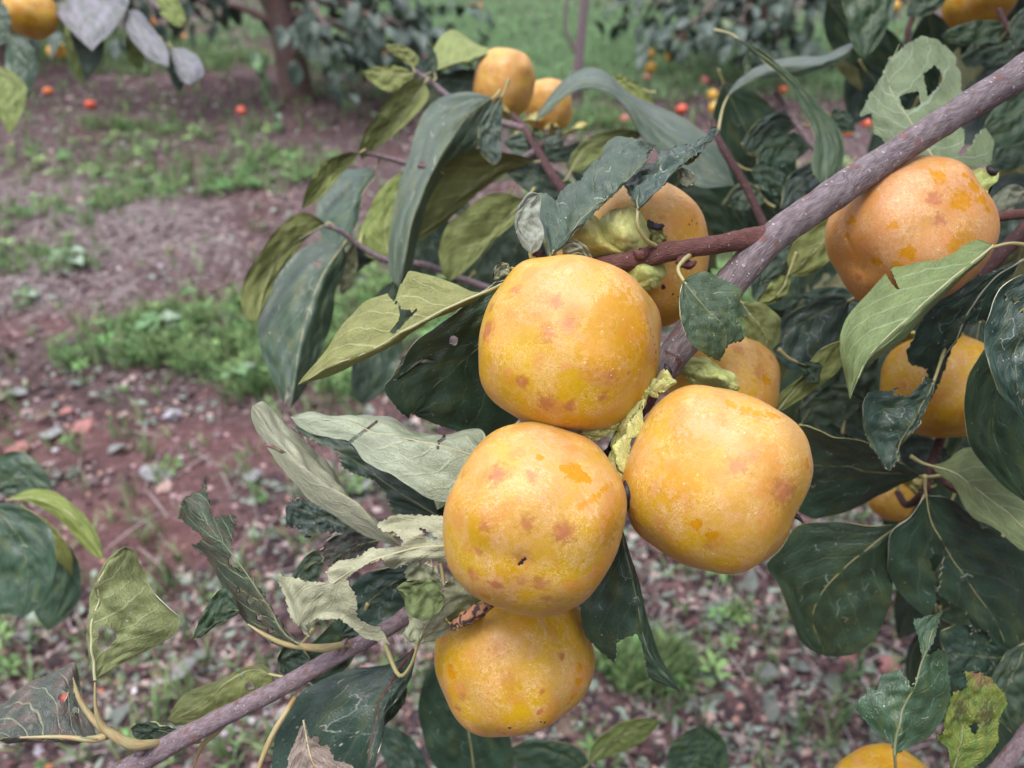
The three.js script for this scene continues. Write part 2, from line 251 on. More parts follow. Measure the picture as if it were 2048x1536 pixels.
// green patches: photo centre -> ground centre, radii in metres, strength
const greens = [[430, 655, 0.34, 0.26, 1], [270, 690, 0.24, 0.16, 0.8], [510, 740, 0.16, 0.14, 1], [330, 360, 0.40, 0.30, 0.9], [520, 340, 0.42, 0.36, 1], [300, 285, 0.7, 0.35, 0.5], [130, 420, 0.35, 0.25, 0.5], [90, 520, 0.3, 0.2, 0.5], [90, 330, 0.6, 0.25, 0.4], [680, 620, 0.3, 0.5, 0.9],
  [700, 760, 0.12, 0.1, 0.8], [1080, 100, 1.8, 1.6, 1.1], [1620, 110, 1.2, 1.3, 1.1], [330, 120, 1.0, 0.5, 0.7], [200, 90, 1.2, 0.6, 0.8], [1150, 250, 0.5, 0.3, 0.6], [1285, 1335, 0.09, 0.07, 0.9], [1560, 560, 0.7, 0.6, 0.8], [1640, 400, 0.8, 0.5, 0.8], [1230, 420, 0.6, 0.5, 0.6], [880, 560, 0.5, 0.5, 0.7], [950, 40, 2.5, 1.4, 0.9], [1800, 90, 2.0, 1.5, 0.7]]
  .map(([x, y, a, b, k]) => [...gp(x, y), a, b, k]);
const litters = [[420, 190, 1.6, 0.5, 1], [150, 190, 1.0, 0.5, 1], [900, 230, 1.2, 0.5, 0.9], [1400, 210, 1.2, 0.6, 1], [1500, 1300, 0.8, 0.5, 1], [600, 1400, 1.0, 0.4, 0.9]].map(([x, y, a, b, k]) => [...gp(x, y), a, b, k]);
const straws = [[250, 430, 0.5, 0.18, 1], [60, 380, 0.6, 0.3, 0.7], [230, 480, 0.7, 0.25, 0.6], [130, 560, 0.4, 0.25, 0.4]].map(([x, y, a, b, k]) => [...gp(x, y), a, b, k]);
const paleGrass = [[1080, 100, 2.2, 1.9, 1], [1620, 110, 1.6, 1.6, 1], [950, 40, 3, 1.8, 1], [1800, 90, 2.4, 1.8, 1]].map(([x, y, a, b, k]) => [...gp(x, y), a, b, k]);   // where the grass between the rows is coloured paler
const bares = [[260, 1060, 0.34, 0.24, 1], [420, 900, 0.3, 0.14, 0.9], [60, 880, 0.3, 0.12, 0.8], [150, 640, 0.3, 0.12, 0.5]].map(([x, y, a, b, k]) => [...gp(x, y), a, b, k]);   // open maroon earth
const clump = (x, z) => 0.25 + 0.95 * sstep(0.3, 0.72, 0.5 + 0.35 * N2(x * 3.7 + 3, z * 3.7) + 0.25 * N2(x * 9, z * 9 + 7));
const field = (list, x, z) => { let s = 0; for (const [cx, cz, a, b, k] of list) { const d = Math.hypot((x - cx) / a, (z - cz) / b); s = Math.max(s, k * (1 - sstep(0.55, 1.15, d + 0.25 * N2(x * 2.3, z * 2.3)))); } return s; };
const groundH = (x, z) => { const far = sstep(9, 20, Math.hypot(x, z)); return (0.018 * N2(x * 1.3, z * 1.3) + 0.009 * N2(x * 5.1 + 9, z * 5.1) + 0.004 * N2(x * 17, z * 17)) * (1 - far) - 0.012; };
{
  const soil = texture(1024, 1024, (x, y, o) => { // 1.6 m tile made periodic by blending
    const X = x * 1.6, Y = y * 1.6, tile = (f, s) => { const a = (p, q) => N2(p * f + s, q * f); const u = x, v = y; return (a(X, Y) * (1 - u) + a(X - 1.6, Y) * u) * (1 - v) + (a(X, Y - 1.6) * (1 - u) + a(X - 1.6, Y - 1.6) * u) * v; };
    const n = tile(5, 0), m = tile(19, 4), f = tile(70, 9), g = tile(190, 2), c = cells(x * 64, y * 64, 4), st = hash2(Math.floor(x * 64), Math.floor(y * 64), 2) > 0.9 ? 1 : 0;
    const k = 1 + 0.22 * n + 0.28 * m + 0.3 * f + 0.25 * g, pale = sstep(0.5, 0.95, 0.5 + 0.5 * m + 0.4 * f);
    for (let q = 0; q < 3; q++) o[q] = mix([0.094, 0.063, 0.059][q] * k, [0.18, 0.15, 0.143][q], pale * 0.36);
    if (c[1] > 0.93) { const s = 1 - sstep(0.2, 0.34, c[2]); for (let q = 0; q < 3; q++) o[q] = mix(o[q], [0.42, 0.36, 0.34][q], s * 0.8); }
  }, { repeat: true });
  const bump = texture(512, 512, (x, y, o) => { o[0] = o[1] = o[2] = 0.5 + 0.2 * N2(x * 12, y * 12) + 0.2 * N2(x * 40, y * 40) + 0.15 * N2(x * 110, y * 110); }, { srgb: false, repeat: true });
  soil.repeat.set(1 / 1.6, 1 / 1.6); bump.repeat.set(1 / 1.1, 1 / 1.1);
  const n = 280, pos = [], uv = [], col = [], idx = [], bend = (t) => Math.sign(t) * (9 * Math.abs(t) + 71 * Math.pow(Math.abs(t), 7));
  for (let j = 0; j <= n; j++) for (let i = 0; i <= n; i++) {
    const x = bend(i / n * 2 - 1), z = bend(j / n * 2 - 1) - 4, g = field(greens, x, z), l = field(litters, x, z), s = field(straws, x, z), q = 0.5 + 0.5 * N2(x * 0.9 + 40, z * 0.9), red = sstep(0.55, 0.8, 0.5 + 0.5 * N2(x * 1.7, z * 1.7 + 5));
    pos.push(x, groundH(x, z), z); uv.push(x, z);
    const c = [1, 0.98, 0.98]; // soil colours: bare red earth, darker litter patches, mossy green, greyish straw
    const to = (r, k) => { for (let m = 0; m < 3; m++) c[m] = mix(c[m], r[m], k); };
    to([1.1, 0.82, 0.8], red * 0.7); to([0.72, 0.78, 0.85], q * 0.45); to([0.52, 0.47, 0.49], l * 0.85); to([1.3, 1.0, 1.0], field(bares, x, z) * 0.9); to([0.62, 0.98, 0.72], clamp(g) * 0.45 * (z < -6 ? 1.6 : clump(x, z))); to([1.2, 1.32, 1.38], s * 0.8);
    if (z < -8.2) to([0.6, 1.05, 0.7], 0.6 * sstep(-8.2, -9, z));
    col.push(...c);
    if (i < n && j < n) { const a = j * (n + 1) + i; idx.push(a, a + n + 1, a + 1, a + 1, a + n + 1, a + n + 2); }
  }
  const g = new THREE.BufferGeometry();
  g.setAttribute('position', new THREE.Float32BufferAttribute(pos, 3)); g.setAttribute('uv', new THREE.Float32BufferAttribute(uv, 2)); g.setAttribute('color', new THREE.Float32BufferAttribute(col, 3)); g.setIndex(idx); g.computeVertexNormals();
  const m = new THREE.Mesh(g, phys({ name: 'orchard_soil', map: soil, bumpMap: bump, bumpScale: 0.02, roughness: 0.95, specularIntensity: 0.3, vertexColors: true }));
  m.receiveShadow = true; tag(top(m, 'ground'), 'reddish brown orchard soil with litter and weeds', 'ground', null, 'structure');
}
// points on the ground inside the picture, spread evenly over the picture (so near ground gets more)
function groundSpot(x0, x1, y0, y1) { const y = rr(y0, y1), g = G(rr(x0, x1), y); return g; }
function scatter(name, label, geo, mat, count, place, category) {
  const im = new THREE.InstancedMesh(geo, mat, count), o = new THREE.Object3D(), c = new THREE.Color(); let n = 0;
  for (let t = 0; t < count * 12 && n < count; t++) { if (place(o, c) === false) continue; o.updateMatrix(); im.setMatrixAt(n, o.matrix); im.setColorAt(n, c); n++; }
  im.count = n; im.castShadow = im.receiveShadow = true;
  return tag(top(im, name), label, category, null, 'stuff');
}
function blade(w, h, bend, n = 4) { // a curved grass blade or narrow leaf growing along +y, bending to +z
  const pos = [], idx = [], nor = [];
  for (let i = 0; i <= n; i++) { const t = i / n, k = w * (i === n ? 0.02 : Math.sin(Math.PI * (0.18 + 0.8 * t)) ** 0.8), y = h * t * (1 - 0.35 * bend * t), z = h * bend * t * t; pos.push(-k / 2, y, z, k / 2, y, z + w * 0.1); if (i < n) { const a = i * 2; idx.push(a, a + 1, a + 2, a + 1, a + 3, a + 2); } }
  const g = new THREE.BufferGeometry(); g.setAttribute('position', new THREE.Float32BufferAttribute(pos, 3)); g.setIndex(idx); g.computeVertexNormals(); return g;
}
const plain = (name, r, rough = 0.7) => phys({ name, color: new THREE.Color().setRGB(...r), roughness: rough, side: THREE.DoubleSide, specularIntensity: 0.6 });
const tuft = mergeGeometries([0, 1, 2, 3, 4, 5, 6].map((k) => { const g = blade(0.0042, 0.055 + 0.03 * ((k * 37) % 10) / 10, 0.35 + 0.1 * (k % 4)); g.rotateY(k * 2.4); g.translate(0.012 * Math.sin(k * 3), 0, 0.012 * Math.cos(k * 5)); return g; }));
scatter('grass', 'low green grass tufts growing between the tree rows', tuft, plain('grass_blade', [1, 1, 1]), 26000, (o, c) => {
  const far = rng() < 0.6, p = far ? groundSpot(-100, 2148, -40, 260) : groundSpot(-60, 2100, 230, 1536); if (p.z > -0.3 || p.z < -13) return false;
  const k = field(greens, p.x, p.z) * (p.z < -6 ? 1 : clump(p.x, p.z)); if (rng() > k * 0.95 + 0.02) return false;
  o.position.set(p.x, groundH(p.x, p.z), p.z); o.rotation.set(rr(-0.3, 0.3), rr(0, 6.3), rr(-0.3, 0.3)); o.scale.set(rr(0.6, 1.2), rr(0.4, 1.7), rr(0.6, 1.2)); const q = rr(0.7, 1.3), y = rng(); const f = field(paleGrass, p.x, p.z); c.setRGB(mix(mix(0.10, 0.22, y), 0.20, f) * q, mix(mix(0.20, 0.275, y), 0.32, f) * q, mix(mix(0.07, 0.12, y), 0.15, f) * q);
}, 'grass');
const weedLeaf = (() => { const g = blade(0.016, 0.04, 0.5, 5); return g; })();
const rosette = mergeGeometries([0, 1, 2, 3, 4, 5].map((k) => { const g = weedLeaf.clone(); g.rotateX(0.5 + 0.12 * (k % 3)); g.rotateY(k * 1.13); g.translate(0.008 * Math.sin(k * 1.1), 0.012 + 0.008 * (k % 3), 0.008 * Math.cos(k * 1.1)); return g; }));
scatter('weeds', 'leafy low weeds covering the soil in patches', rosette, plain('weed_leaf', [1, 1, 1]), 4600, (o, c) => {
  const p = groundSpot(-60, 2100, 200, 1536); if (p.z > -0.3 || p.z < -9) return false;
  const k = field(greens, p.x, p.z) * clump(p.x, p.z); if (rng() > Math.pow(k, 1.5) * 0.42 + 0.0008) return false;
  o.position.set(p.x, groundH(p.x, p.z) + rr(0, 0.02), p.z); o.rotation.set(rr(-0.4, 0.4), rr(0, 6.3), rr(-0.4, 0.4)); o.scale.setScalar(rr(0.3, 1.05) * rr(0.7, 1.1)); const q = rr(0.6, 1.35), y = rng(); c.setRGB(mix(0.085, 0.19, y) * q, mix(0.21, 0.29, y) * q, mix(0.06, 0.095, y) * q);
}, 'weeds');
const stalk = blade(0.0025, 0.16, 0.25, 4);
scatter('dry_straw', 'pale dry grass straw lying on the soil', stalk, plain('straw', [1, 1, 1], 0.8), 8000, (o, c) => {
  const p = groundSpot(-60, 2100, 120, 1500); if (p.z > -0.4 || p.z < -9) return false;
  const k = Math.max(field(straws, p.x, p.z), p.z < -2.2 ? 0.14 + 0.08 * N2(p.x * 2, p.z * 2) : 0.012); if (rng() > k) return false;
  o.position.set(p.x, groundH(p.x, p.z) + rr(0.003, 0.018), p.z); o.rotation.set(Math.PI / 2 + rr(-0.12, 0.05), 0, rr(0, 6.3), 'XYZ'); o.rotation.order = 'YXZ'; o.rotation.set(Math.PI / 2 + rr(-0.2, 0.02), rr(0, 6.3), rr(-0.3, 0.3)); o.scale.set(rr(0.7, 1.4), rr(0.4, 1.2), 1); const q = rr(0.5, 1.1); c.setRGB(0.34 * q, 0.285 * q, 0.26 * q);
}, 'straw');
const pebble = (() => { const g = new THREE.IcosahedronGeometry(1, 1), p = g.attributes.position; for (let i = 0; i < p.count; i++) { const v = V(p.getX(i), p.getY(i), p.getZ(i)), k = 1 + 0.3 * N3(v.x * 1.3, v.y * 1.3, v.z * 1.3); p.setXYZ(i, v.x * k, v.y * k * 0.65, v.z * k * 0.85); } const q = mergeVertices(g.deleteAttribute('normal').deleteAttribute('uv'), 1e-4); q.computeVertexNormals(); return q; })();
scatter('gravel', 'small pinkish stones and clods strewn over the soil', pebble, plain('pebble', [1, 1, 1], 0.85), 18000, (o, c) => {
  const p = groundSpot(-60, 2100, 150, 1580); if (p.z > -0.3 || p.z < -9) return false;
  const near = clamp((p.z + 2.2) / 1.4), k = (0.25 + 0.5 * near + 0.3 * N2(p.x * 3, p.z * 3 + 8)) * (1 - 0.8 * field(bares, p.x, p.z)); if (rng() > k) return false;
  const s = 0.0022 + 0.0085 * Math.pow(rng(), 2.6); o.position.set(p.x, groundH(p.x, p.z) + s * 0.25, p.z); o.rotation.set(rr(-0.4, 0.4), rr(0, 6.3), rr(-0.4, 0.4)); o.scale.setScalar(s);
  const t = rng(), q = rr(0.6, 1.1); t < 0.78 ? c.setRGB(0.10 * q, 0.062 * q, 0.058 * q) : t < 0.88 ? c.setRGB(0.44 * q, 0.25 * q, 0.19 * q) : t < 0.965 ? c.setRGB(0.30 * q, 0.25 * q, 0.25 * q) : c.setRGB(0.58 * q, 0.54 * q, 0.55 * q);
}, 'gravel');
// crumbled leaf litter
const crumb = (() => { const g = new THREE.CircleGeometry(1, 6), p = g.attributes.position; for (let i = 1; i < p.count; i++) { const k = 0.55 + 0.7 * hash2(i % 6, 3); p.setXYZ(i, p.getX(i) * k * 1.5, p.getY(i) * k, 0.28 * (hash2(i % 6, 5) - 0.3)); } g.rotateX(-Math.PI / 2); const q = mergeVertices(g.deleteAttribute('normal').deleteAttribute('uv'), 1e-5); q.computeVertexNormals(); return q; })();
scatter('leaf_litter', 'crumbled dead leaf fragments littering the soil', crumb, plain('litter', [1, 1, 1], 0.8), 26000, (o, c) => {
  const p = groundSpot(-60, 2100, 140, 1580); if (p.z > -0.3 || p.z < -9) return false;
  const near = clamp((p.z + 2.0) / 1.2), k = 0.18 + 0.4 * near + 0.5 * field(litters, p.x, p.z) + 0.2 * N2(p.x * 2.2 + 5, p.z * 2.2) - 0.6 * field(bares, p.x, p.z); if (rng() > k) return false;
  const s = rr(0.003, 0.014); o.position.set(p.x, groundH(p.x, p.z) + 0.004, p.z); o.rotation.set(rr(-0.6, 0.6), rr(0, 6.3), rr(-0.6, 0.6)); o.scale.setScalar(s);
  const t = rng(), q = rr(0.6, 1.2); t < 0.38 ? c.setRGB(0.12 * q, 0.066 * q, 0.062 * q) : t < 0.70 ? c.setRGB(0.045 * q, 0.03 * q, 0.033 * q) : t < 0.90 ? c.setRGB(0.22 * q, 0.27 * q, 0.21 * q) : c.setRGB(0.40 * q, 0.31 * q, 0.27 * q);
}, 'litter');
// ---------------------------------------------------------------- persimmon fruit
const fruitRadius = (th, ph, asp, seed, crease) => { // polar shape round local +y (the apex): rounded shoulders, faint four lobes
  const s = Math.sin(th), c = Math.cos(th), base = 1 / Math.pow(Math.pow(Math.abs(s), 2.5) + Math.pow(Math.abs(c) / asp, 2.5), 1 / 2.5);
  let r = base * (1 + 0.03 * Math.cos(4 * ph + seed) * s * s + 0.026 * N3(s * Math.cos(ph) * 1.4 + seed, c * 1.4, s * Math.sin(ph) * 1.4)) + (c > 0 ? -0.035 * c * c * c * c : -0.05 * Math.pow(c, 8));
  r -= 0.02 * Math.exp(-((th / 0.10) ** 2));
  if (crease) r -= crease * Math.exp(-(((ph - 1.2 + 0.3 * Math.sin(th * 2)) / 0.09) ** 2)) * s * sstep(0.1, 0.5, th) * (1 - sstep(1.2, 1.8, th));
  return r;
};
function fruitGeo(R, asp, seed, nu, nv, crease) {
  const pos = [], uv = [], idx = [];
  for (let i = 0; i <= nu; i++) for (let j = 0; j <= nv; j++) {
    const th = Math.PI * i / nu, ph = 2 * Math.PI * j / nv, r = R * fruitRadius(th, ph, asp, seed, crease);
    pos.push(r * Math.sin(th) * Math.cos(ph), r * Math.cos(th), r * Math.sin(th) * Math.sin(ph)); uv.push(j / nv, i / nu);
    if (i < nu && j < nv) { const a = i * (nv + 1) + j, b = a + nv + 1; if (i) idx.push(a, a + 1, b + 1); if (i < nu - 1) idx.push(a, b + 1, b); }
  }
  const g = new THREE.BufferGeometry(); g.setAttribute('position', new THREE.Float32BufferAttribute(pos, 3)); g.setAttribute('uv', new THREE.Float32BufferAttribute(uv, 2)); g.setIndex(idx); g.computeVertexNormals();
  const n = g.attributes.normal; for (let i = 0; i <= nu; i++) { const a = i * (nv + 1), b = a + nv, m = V(n.getX(a) + n.getX(b), n.getY(a) + n.getY(b), n.getZ(a) + n.getZ(b)).normalize(); if (i === 0) m.set(0, 1, 0); if (i === nu) m.set(0, -1, 0); n.setXYZ(a, m.x, m.y, m.z); n.setXYZ(b, m.x, m.y, m.z); if (i === 0 || i === nu) for (let j = 0; j <= nv; j++) n.setXYZ(a + j, m.x, m.y, m.z); }
  return g;
}
// marks: [[dir, angular radius, kind]], kind 'spot' | 'rub' | 'scar'
function skin(W, H, seed, marks, { bloom = 0.55, tint = 0 } = {}) {
  const rough = new Uint8Array(W * H * 4), lr = mulberry(Math.round(seed * 100)), rv = () => { const z = lr() * 2 - 1, a = lr() * 6.283, q = Math.sqrt(1 - z * z); return V(q * Math.cos(a), q * Math.sin(a), z); };
  const lines = [...Array(16)].map(() => { const b = rv(), a = rv().cross(b).normalize(); return [a, b, Math.cos(0.05 + 0.22 * lr() * lr()), 0.004 + 0.007 * lr() * lr(), lr() < 0.45]; });   // scratches
  const map = texture(W, H, (u, v, o) => {
    const th = v * Math.PI, ph = u * 2 * Math.PI, x = Math.sin(th) * Math.cos(ph), y = Math.cos(th), z = Math.sin(th) * Math.sin(ph);
    const lo = 0.5 + 0.5 * N3(x * 1.3 + seed, y * 1.3, z * 1.3), mid = N3(x * 3.4 + seed, y * 3.4 + 5, z * 3.4), hi = N3(x * 11 + seed, y * 11, z * 11), fi = N3(x * 42, y * 42 + seed, z * 42), gr = N3(x * 95, y * 95 + seed, z * 95);
    const or = clamp(lo * 1.1 - 0.15 + 0.15 * hi + tint);
    for (let c = 0; c < 3; c++) o[c] = mix([0.52, 0.315, 0.008][c], [0.51, 0.20, 0.012][c], clamp(or) * 0.45 + Math.max(0, tint - 0.4) * 0.8);
    // waxy bloom in patches with grainy borders
    let bl = sstep(-0.34, 0.42, mid * 0.46 + 0.34 * hi + 0.30 * fi + 0.10 * gr + (bloom - 0.52) * 1.5) * (0.34 + 0.36 * lo) * (0.6 + 0.7 * gr);
    const blot = sstep(0.30, 0.62, N3(x * 2.3 + seed * 3, y * 2.3, z * 2.3) + 0.30 * hi + 0.16 * fi) * 0.34, pore = cells(u * 190 * Math.max(0.15, Math.sin(th)), v * 95, 5), pr = (1 - sstep(0.10, 0.30, pore[2])) * (pore[1] > 0.45 ? 1 : 0);
    const k = 30, c = cells(u * k * 2 * Math.max(0.15, Math.sin(th)) + 0.6 * fi, v * k + 0.6 * hi, seed | 0), crk = (1 - sstep(0.03, 0.20, c[0])) * sstep(-0.25, 0.4, N3(x * 2.1, y * 2.1 + seed, z * 2.1));
    let chalk = 0, rub = 0, spot = 0, scar = 0, pink = 0;
    for (const [d, r, kind, k2 = 1] of marks) {
      const dot = x * d.x + y * d.y + z * d.z; if (dot < 0.2) continue;
      const a = Math.acos(Math.min(1, dot)) / r;
      if (kind === 'spot') { const q = (1 - sstep(0.2, 1.25, a + 0.32 * hi + 0.22 * fi)) * k2; spot = Math.max(spot, q); pink = Math.max(pink, q * (1 - sstep(0.2, 0.55, a + 0.2 * fi))); }
      else if (kind === 'bloom') chalk = Math.max(chalk, (1 - sstep(0.5, 1.05, a + 0.30 * mid + 0.28 * hi + 0.22 * fi)) * k2);
      else if (kind === 'rub') rub = Math.max(rub, (1 - sstep(0.78, 0.98, a + 0.45 * hi + 0.30 * fi)) * k2);
      else scar = Math.max(scar, 1 - sstep(0.75, 1.0, a + 0.25 * fi));
    }
    bl = Math.max(bl, chalk * (0.22 + 0.62 * sstep(-0.35, 0.4, 0.55 * gr + 0.5 * fi + 0.25 * hi))) * (1 - rub * 0.95);
    for (let q = 0; q < 3; q++) {
      o[q] = mix(o[q], [0.565, 0.325, 0.23][q], clamp(bl));
      o[q] = mix(o[q], [0.66, 0.47, 0.20][q], crk * 0.62);
      o[q] = mix(o[q], [0.50, 0.185, 0.03][q], blot * 1.2);
      o[q] *= 1 - 0.10 * pr;
      o[q] = mix(o[q], [0.36, 0.125, 0.035][q], spot * 0.85);
      o[q] = mix(o[q], [0.46, 0.16, 0.09][q], pink * 0.4);
      o[q] = mix(o[q], [0.50, 0.215, 0.004][q], rub * 0.85);
    }
    const dots = cells(u * 60 * Math.max(0.15, Math.sin(th)), v * 30, (seed | 0) + 9); if (dots[1] > 0.80) { const q = 1 - sstep(0.05, 0.11, dots[2]); for (let m = 0; m < 3; m++) o[m] = mix(o[m], dots[1] > 0.92 ? [0.75, 0.62, 0.42][m] : [0.34, 0.15, 0.05][m], q * 0.6); }
    const tone = 1 + 0.05 * fi + 0.05 * gr + 0.06 * hi; for (let m = 0; m < 3; m++) o[m] = clamp(o[m] * tone);
    for (const [na, nb, arc, wd, dk] of lines) { const e = Math.abs(x * na.x + y * na.y + z * na.z); if (e > wd * 3) continue; const t = x * nb.x + y * nb.y + z * nb.z; if (t < arc) continue; const q = (1 - sstep(wd * 0.4, wd, e + wd * 0.5 * Math.abs(hi))) * sstep(arc, arc + 0.01, t) * (0.55 + 0.45 * fi); for (let m = 0; m < 3; m++) o[m] = mix(o[m], dk ? [0.10, 0.05, 0.03][m] : [0.58, 0.22, 0.03][m], clamp(q)); }
    if (scar) for (let m = 0; m < 3; m++) o[m] = mix(o[m], [0.03, 0.02, 0.018][m], scar);
    const kk = (Math.min(H - 1, Math.floor(v * H)) * W + Math.min(W - 1, Math.floor(u * W))) * 4, ro = clamp(0.40 + 0.20 * bl - 0.10 * rub + 0.04 * gr + 0.03 * hi); rough[kk] = rough[kk + 1] = rough[kk + 2] = ro * 255; rough[kk + 3] = 255;
  });
  const rm = new THREE.DataTexture(rough, W, H); rm.magFilter = THREE.LinearFilter; rm.needsUpdate = true; map.wrapS = rm.wrapS = THREE.RepeatWrapping;
  return phys({ name: 'persimmon_skin', map, roughnessMap: rm, roughness: 1, bumpMap: map, bumpScale: 0.0004, specularIntensity: 0.65, clearcoat: 0.06, clearcoatRoughness: 0.3, sheen: 0.12, sheenRoughness: 0.6, sheenColor: new THREE.Color().setRGB(0.95, 0.85, 0.95) });
}
// a calyx lobe: a papery leaf spreading from the fruit's base; lift: how far its end stands off the skin (metres)
function calyxLobe(R, asp, ph0, { len = 0.95, width = 0.62, lift = 0.006, curl = 0.5, seed = 0, wave = 0.002, tint } = {}) {
  const S = (u, v, o) => {
    const w = Math.sqrt(Math.max(0.0004, 1 - ((u - 0.45) / 0.56) ** 2)) * width, ph = ph0 + v * w * (0.55 + 0.45 / (0.35 + u)) * 0.75, th = Math.PI - 0.10 - u * len + 0.10 * v * v;
    const r = R * fruitRadius(th, ph, asp, 0, 0) * 0.99 + 0.0018 + lift * u * u + wave * Math.sin(v * 5 + seed + u * 4) * u + 0.004 * Math.sin(Math.PI * u) * Math.cos(v * 1.5) + curl * 0.006 * Math.pow(Math.abs(v), 3) * u + 0.0018 * N3(u * 4 + seed, v * 3, seed) + (u > 0.7 ? curl * 0.02 * (u - 0.7) * (u - 0.7) * 8 : 0);
    o.set(r * Math.sin(th) * Math.cos(ph), r * Math.cos(th), r * Math.sin(th) * Math.sin(ph));
  };
  return sheet(S, 20, 14, 0.0009, null, false, tint);
}
const CALYX = [MAT.calyx, MAT.calyx, MAT.calyx];
function persimmon({ size = 960, x, y, r, d, axis, asp = 0.93, spin = 0, marks = [], seed, bloom, tint, lobes = [], label, crease = 0, mat, stalk, tip = true, sides = [64, 96] }) {
  const R = r * d / FPX, g = new THREE.Group(), q = new THREE.Quaternion().setFromUnitVectors(V(0, 1, 0), axis).multiply(new THREE.Quaternion().setFromAxisAngle(V(0, 1, 0), spin));
  g.position.copy(P(x, y, d)); g.quaternion.copy(q); top(g, 'persimmon'); tag(g, label, 'persimmon');
  const inv = q.clone().invert(), dirs = marks.map(([mx, my, mr, kind, k]) => { const dx = (mx - x) / r, dy = (y - my) / r, z = Math.sqrt(Math.max(0.02, 1 - dx * dx - dy * dy)); return [camDir(dx, dy, z).applyQuaternion(inv), mr / r, kind, k]; });
  part('skin', fruitGeo(R, asp, seed, sides[0], sides[1], crease), mat || skin(size, size / 2, seed, dirs, { bloom, tint }), g);
  lobes.forEach((l, i) => part('calyx_lobe', calyxLobe(R, asp, l.ph ?? i * Math.PI / 2, { seed: seed + i * 2.7, ...l }), CALYX, g));
  if (tip) part('apex_tip', tube([V(0, R * asp * 0.925, 0), V(0.0006, R * asp * 0.96 + 0.0012, 0.0003), V(0.002, R * asp * 0.96 + 0.0032, 0.001)], [0.0012, 0.0009, 0.0002], { seg: 5, rad: 6 }), MAT.black, g);
  if (stalk) part('stalk', tube(stalk.map((p) => g.worldToLocal(p)), [0.0035, 0.003, 0.0032], { seg: 10, rad: 8, bump: 0.1 }), MAT.barkDark, g);
  g.userData.R = R; g.updateMatrixWorld();
  return g;
}

// ---------------------------------------------------------------- branches and leaves
function branch(name, label, group) { const g = new THREE.Group(); top(g, name); tag(g, label, 'branch', group); g.nodes = []; return g; }
function twig(parent, name, pts, radii, mat, o = {}) { // pts: [x, y, depth] in photo pixels / metres
  const w = pts.map(([x, y, d]) => P(x, y, d)), rm = radii.map((r, i) => r * pts[Math.min(pts.length - 1, Math.round(i * (pts.length - 1) / Math.max(1, radii.length - 1)))][2] / FPX);
  const c = w.length > 2 ? smoothCurve(w) : new THREE.LineCurve3(w[0], w[1]); for (let i = 0; i <= 30; i++) parent.nodes.push(c.getPointAt(i / 30));
  return part(name, tube(w, rm, { seg: Math.max(20, pts.length * 14), rad: 14, bump: 0.07, freq: 90, ...o }), mat, parent);
}
function leafSurface(m, a, b, d, dt, dm, da, db, wave, seed) {
  const cum = [0]; for (let i = 1; i < m.length; i++) cum.push(cum[i - 1] + Math.hypot(m[i][0] - m[i - 1][0], m[i][1] - m[i - 1][1])); const L = cum[cum.length - 1];
  const depth = (u) => d + dt * u + dm * Math.sin(Math.PI * u);
  const M = smoothCurve(m.map((p, i) => P(p[0], p[1], depth(cum[i] / L))));
  const edge = (e, k) => { const q = [m[0], ...e, m[m.length - 1]], c = [0]; for (let i = 1; i < q.length; i++) c.push(c[i - 1] + Math.hypot(q[i][0] - q[i - 1][0], q[i][1] - q[i - 1][1])); return smoothCurve(q.map((p, i) => { const u = c[i] / c[c.length - 1]; return P(p[0], p[1], depth(u) + k * Math.pow(Math.sin(Math.PI * u), 0.6)); })); };
  const A = edge(a, da), B = edge(b, db), cache = new Map(), mid = V(0, 0, 0), tmp = V(0, 0, 0), len = M.getLength();
  for (const c of [M, A, B]) c.arcLengthDivisions = 300;
  const row = (u) => { let r = cache.get(u); if (!r) { const pm = M.getPointAt(u), pa = A.getPointAt(u), pb = B.getPointAt(u); const n = M.getTangentAt(u).cross(pb.clone().sub(pa)).normalize(); r = [pm, pb.clone().sub(pa).multiplyScalar(0.5), pa.clone().add(pb).multiplyScalar(0.5).sub(pm), n]; cache.set(u, r); } return r; };
  const e = 0.16, s1 = Math.sqrt(1 + e * e) - e;
  const S = (u, v, o) => {
    const [pm, h, k, n] = row(u), f = (Math.sqrt(v * v + e * e) - e) / s1;
    o.copy(pm).addScaledVector(h, v).addScaledVector(k, f);
    const fade = Math.sin(Math.PI * clamp(u)) ** 0.5;
    o.addScaledVector(n, fade * (wave * (N2(u * 3.1 + seed, v * 1.3) + 0.45 * N2(u * 8 + seed, v * 2.6 + 3)) + 0.5 * wave * Math.abs(v) ** 3 * Math.sin(u * 14 + seed * 3 + (v > 0 ? 2 : 0))));
  };
  return { S, M, len };
}
let leafCount = 0;
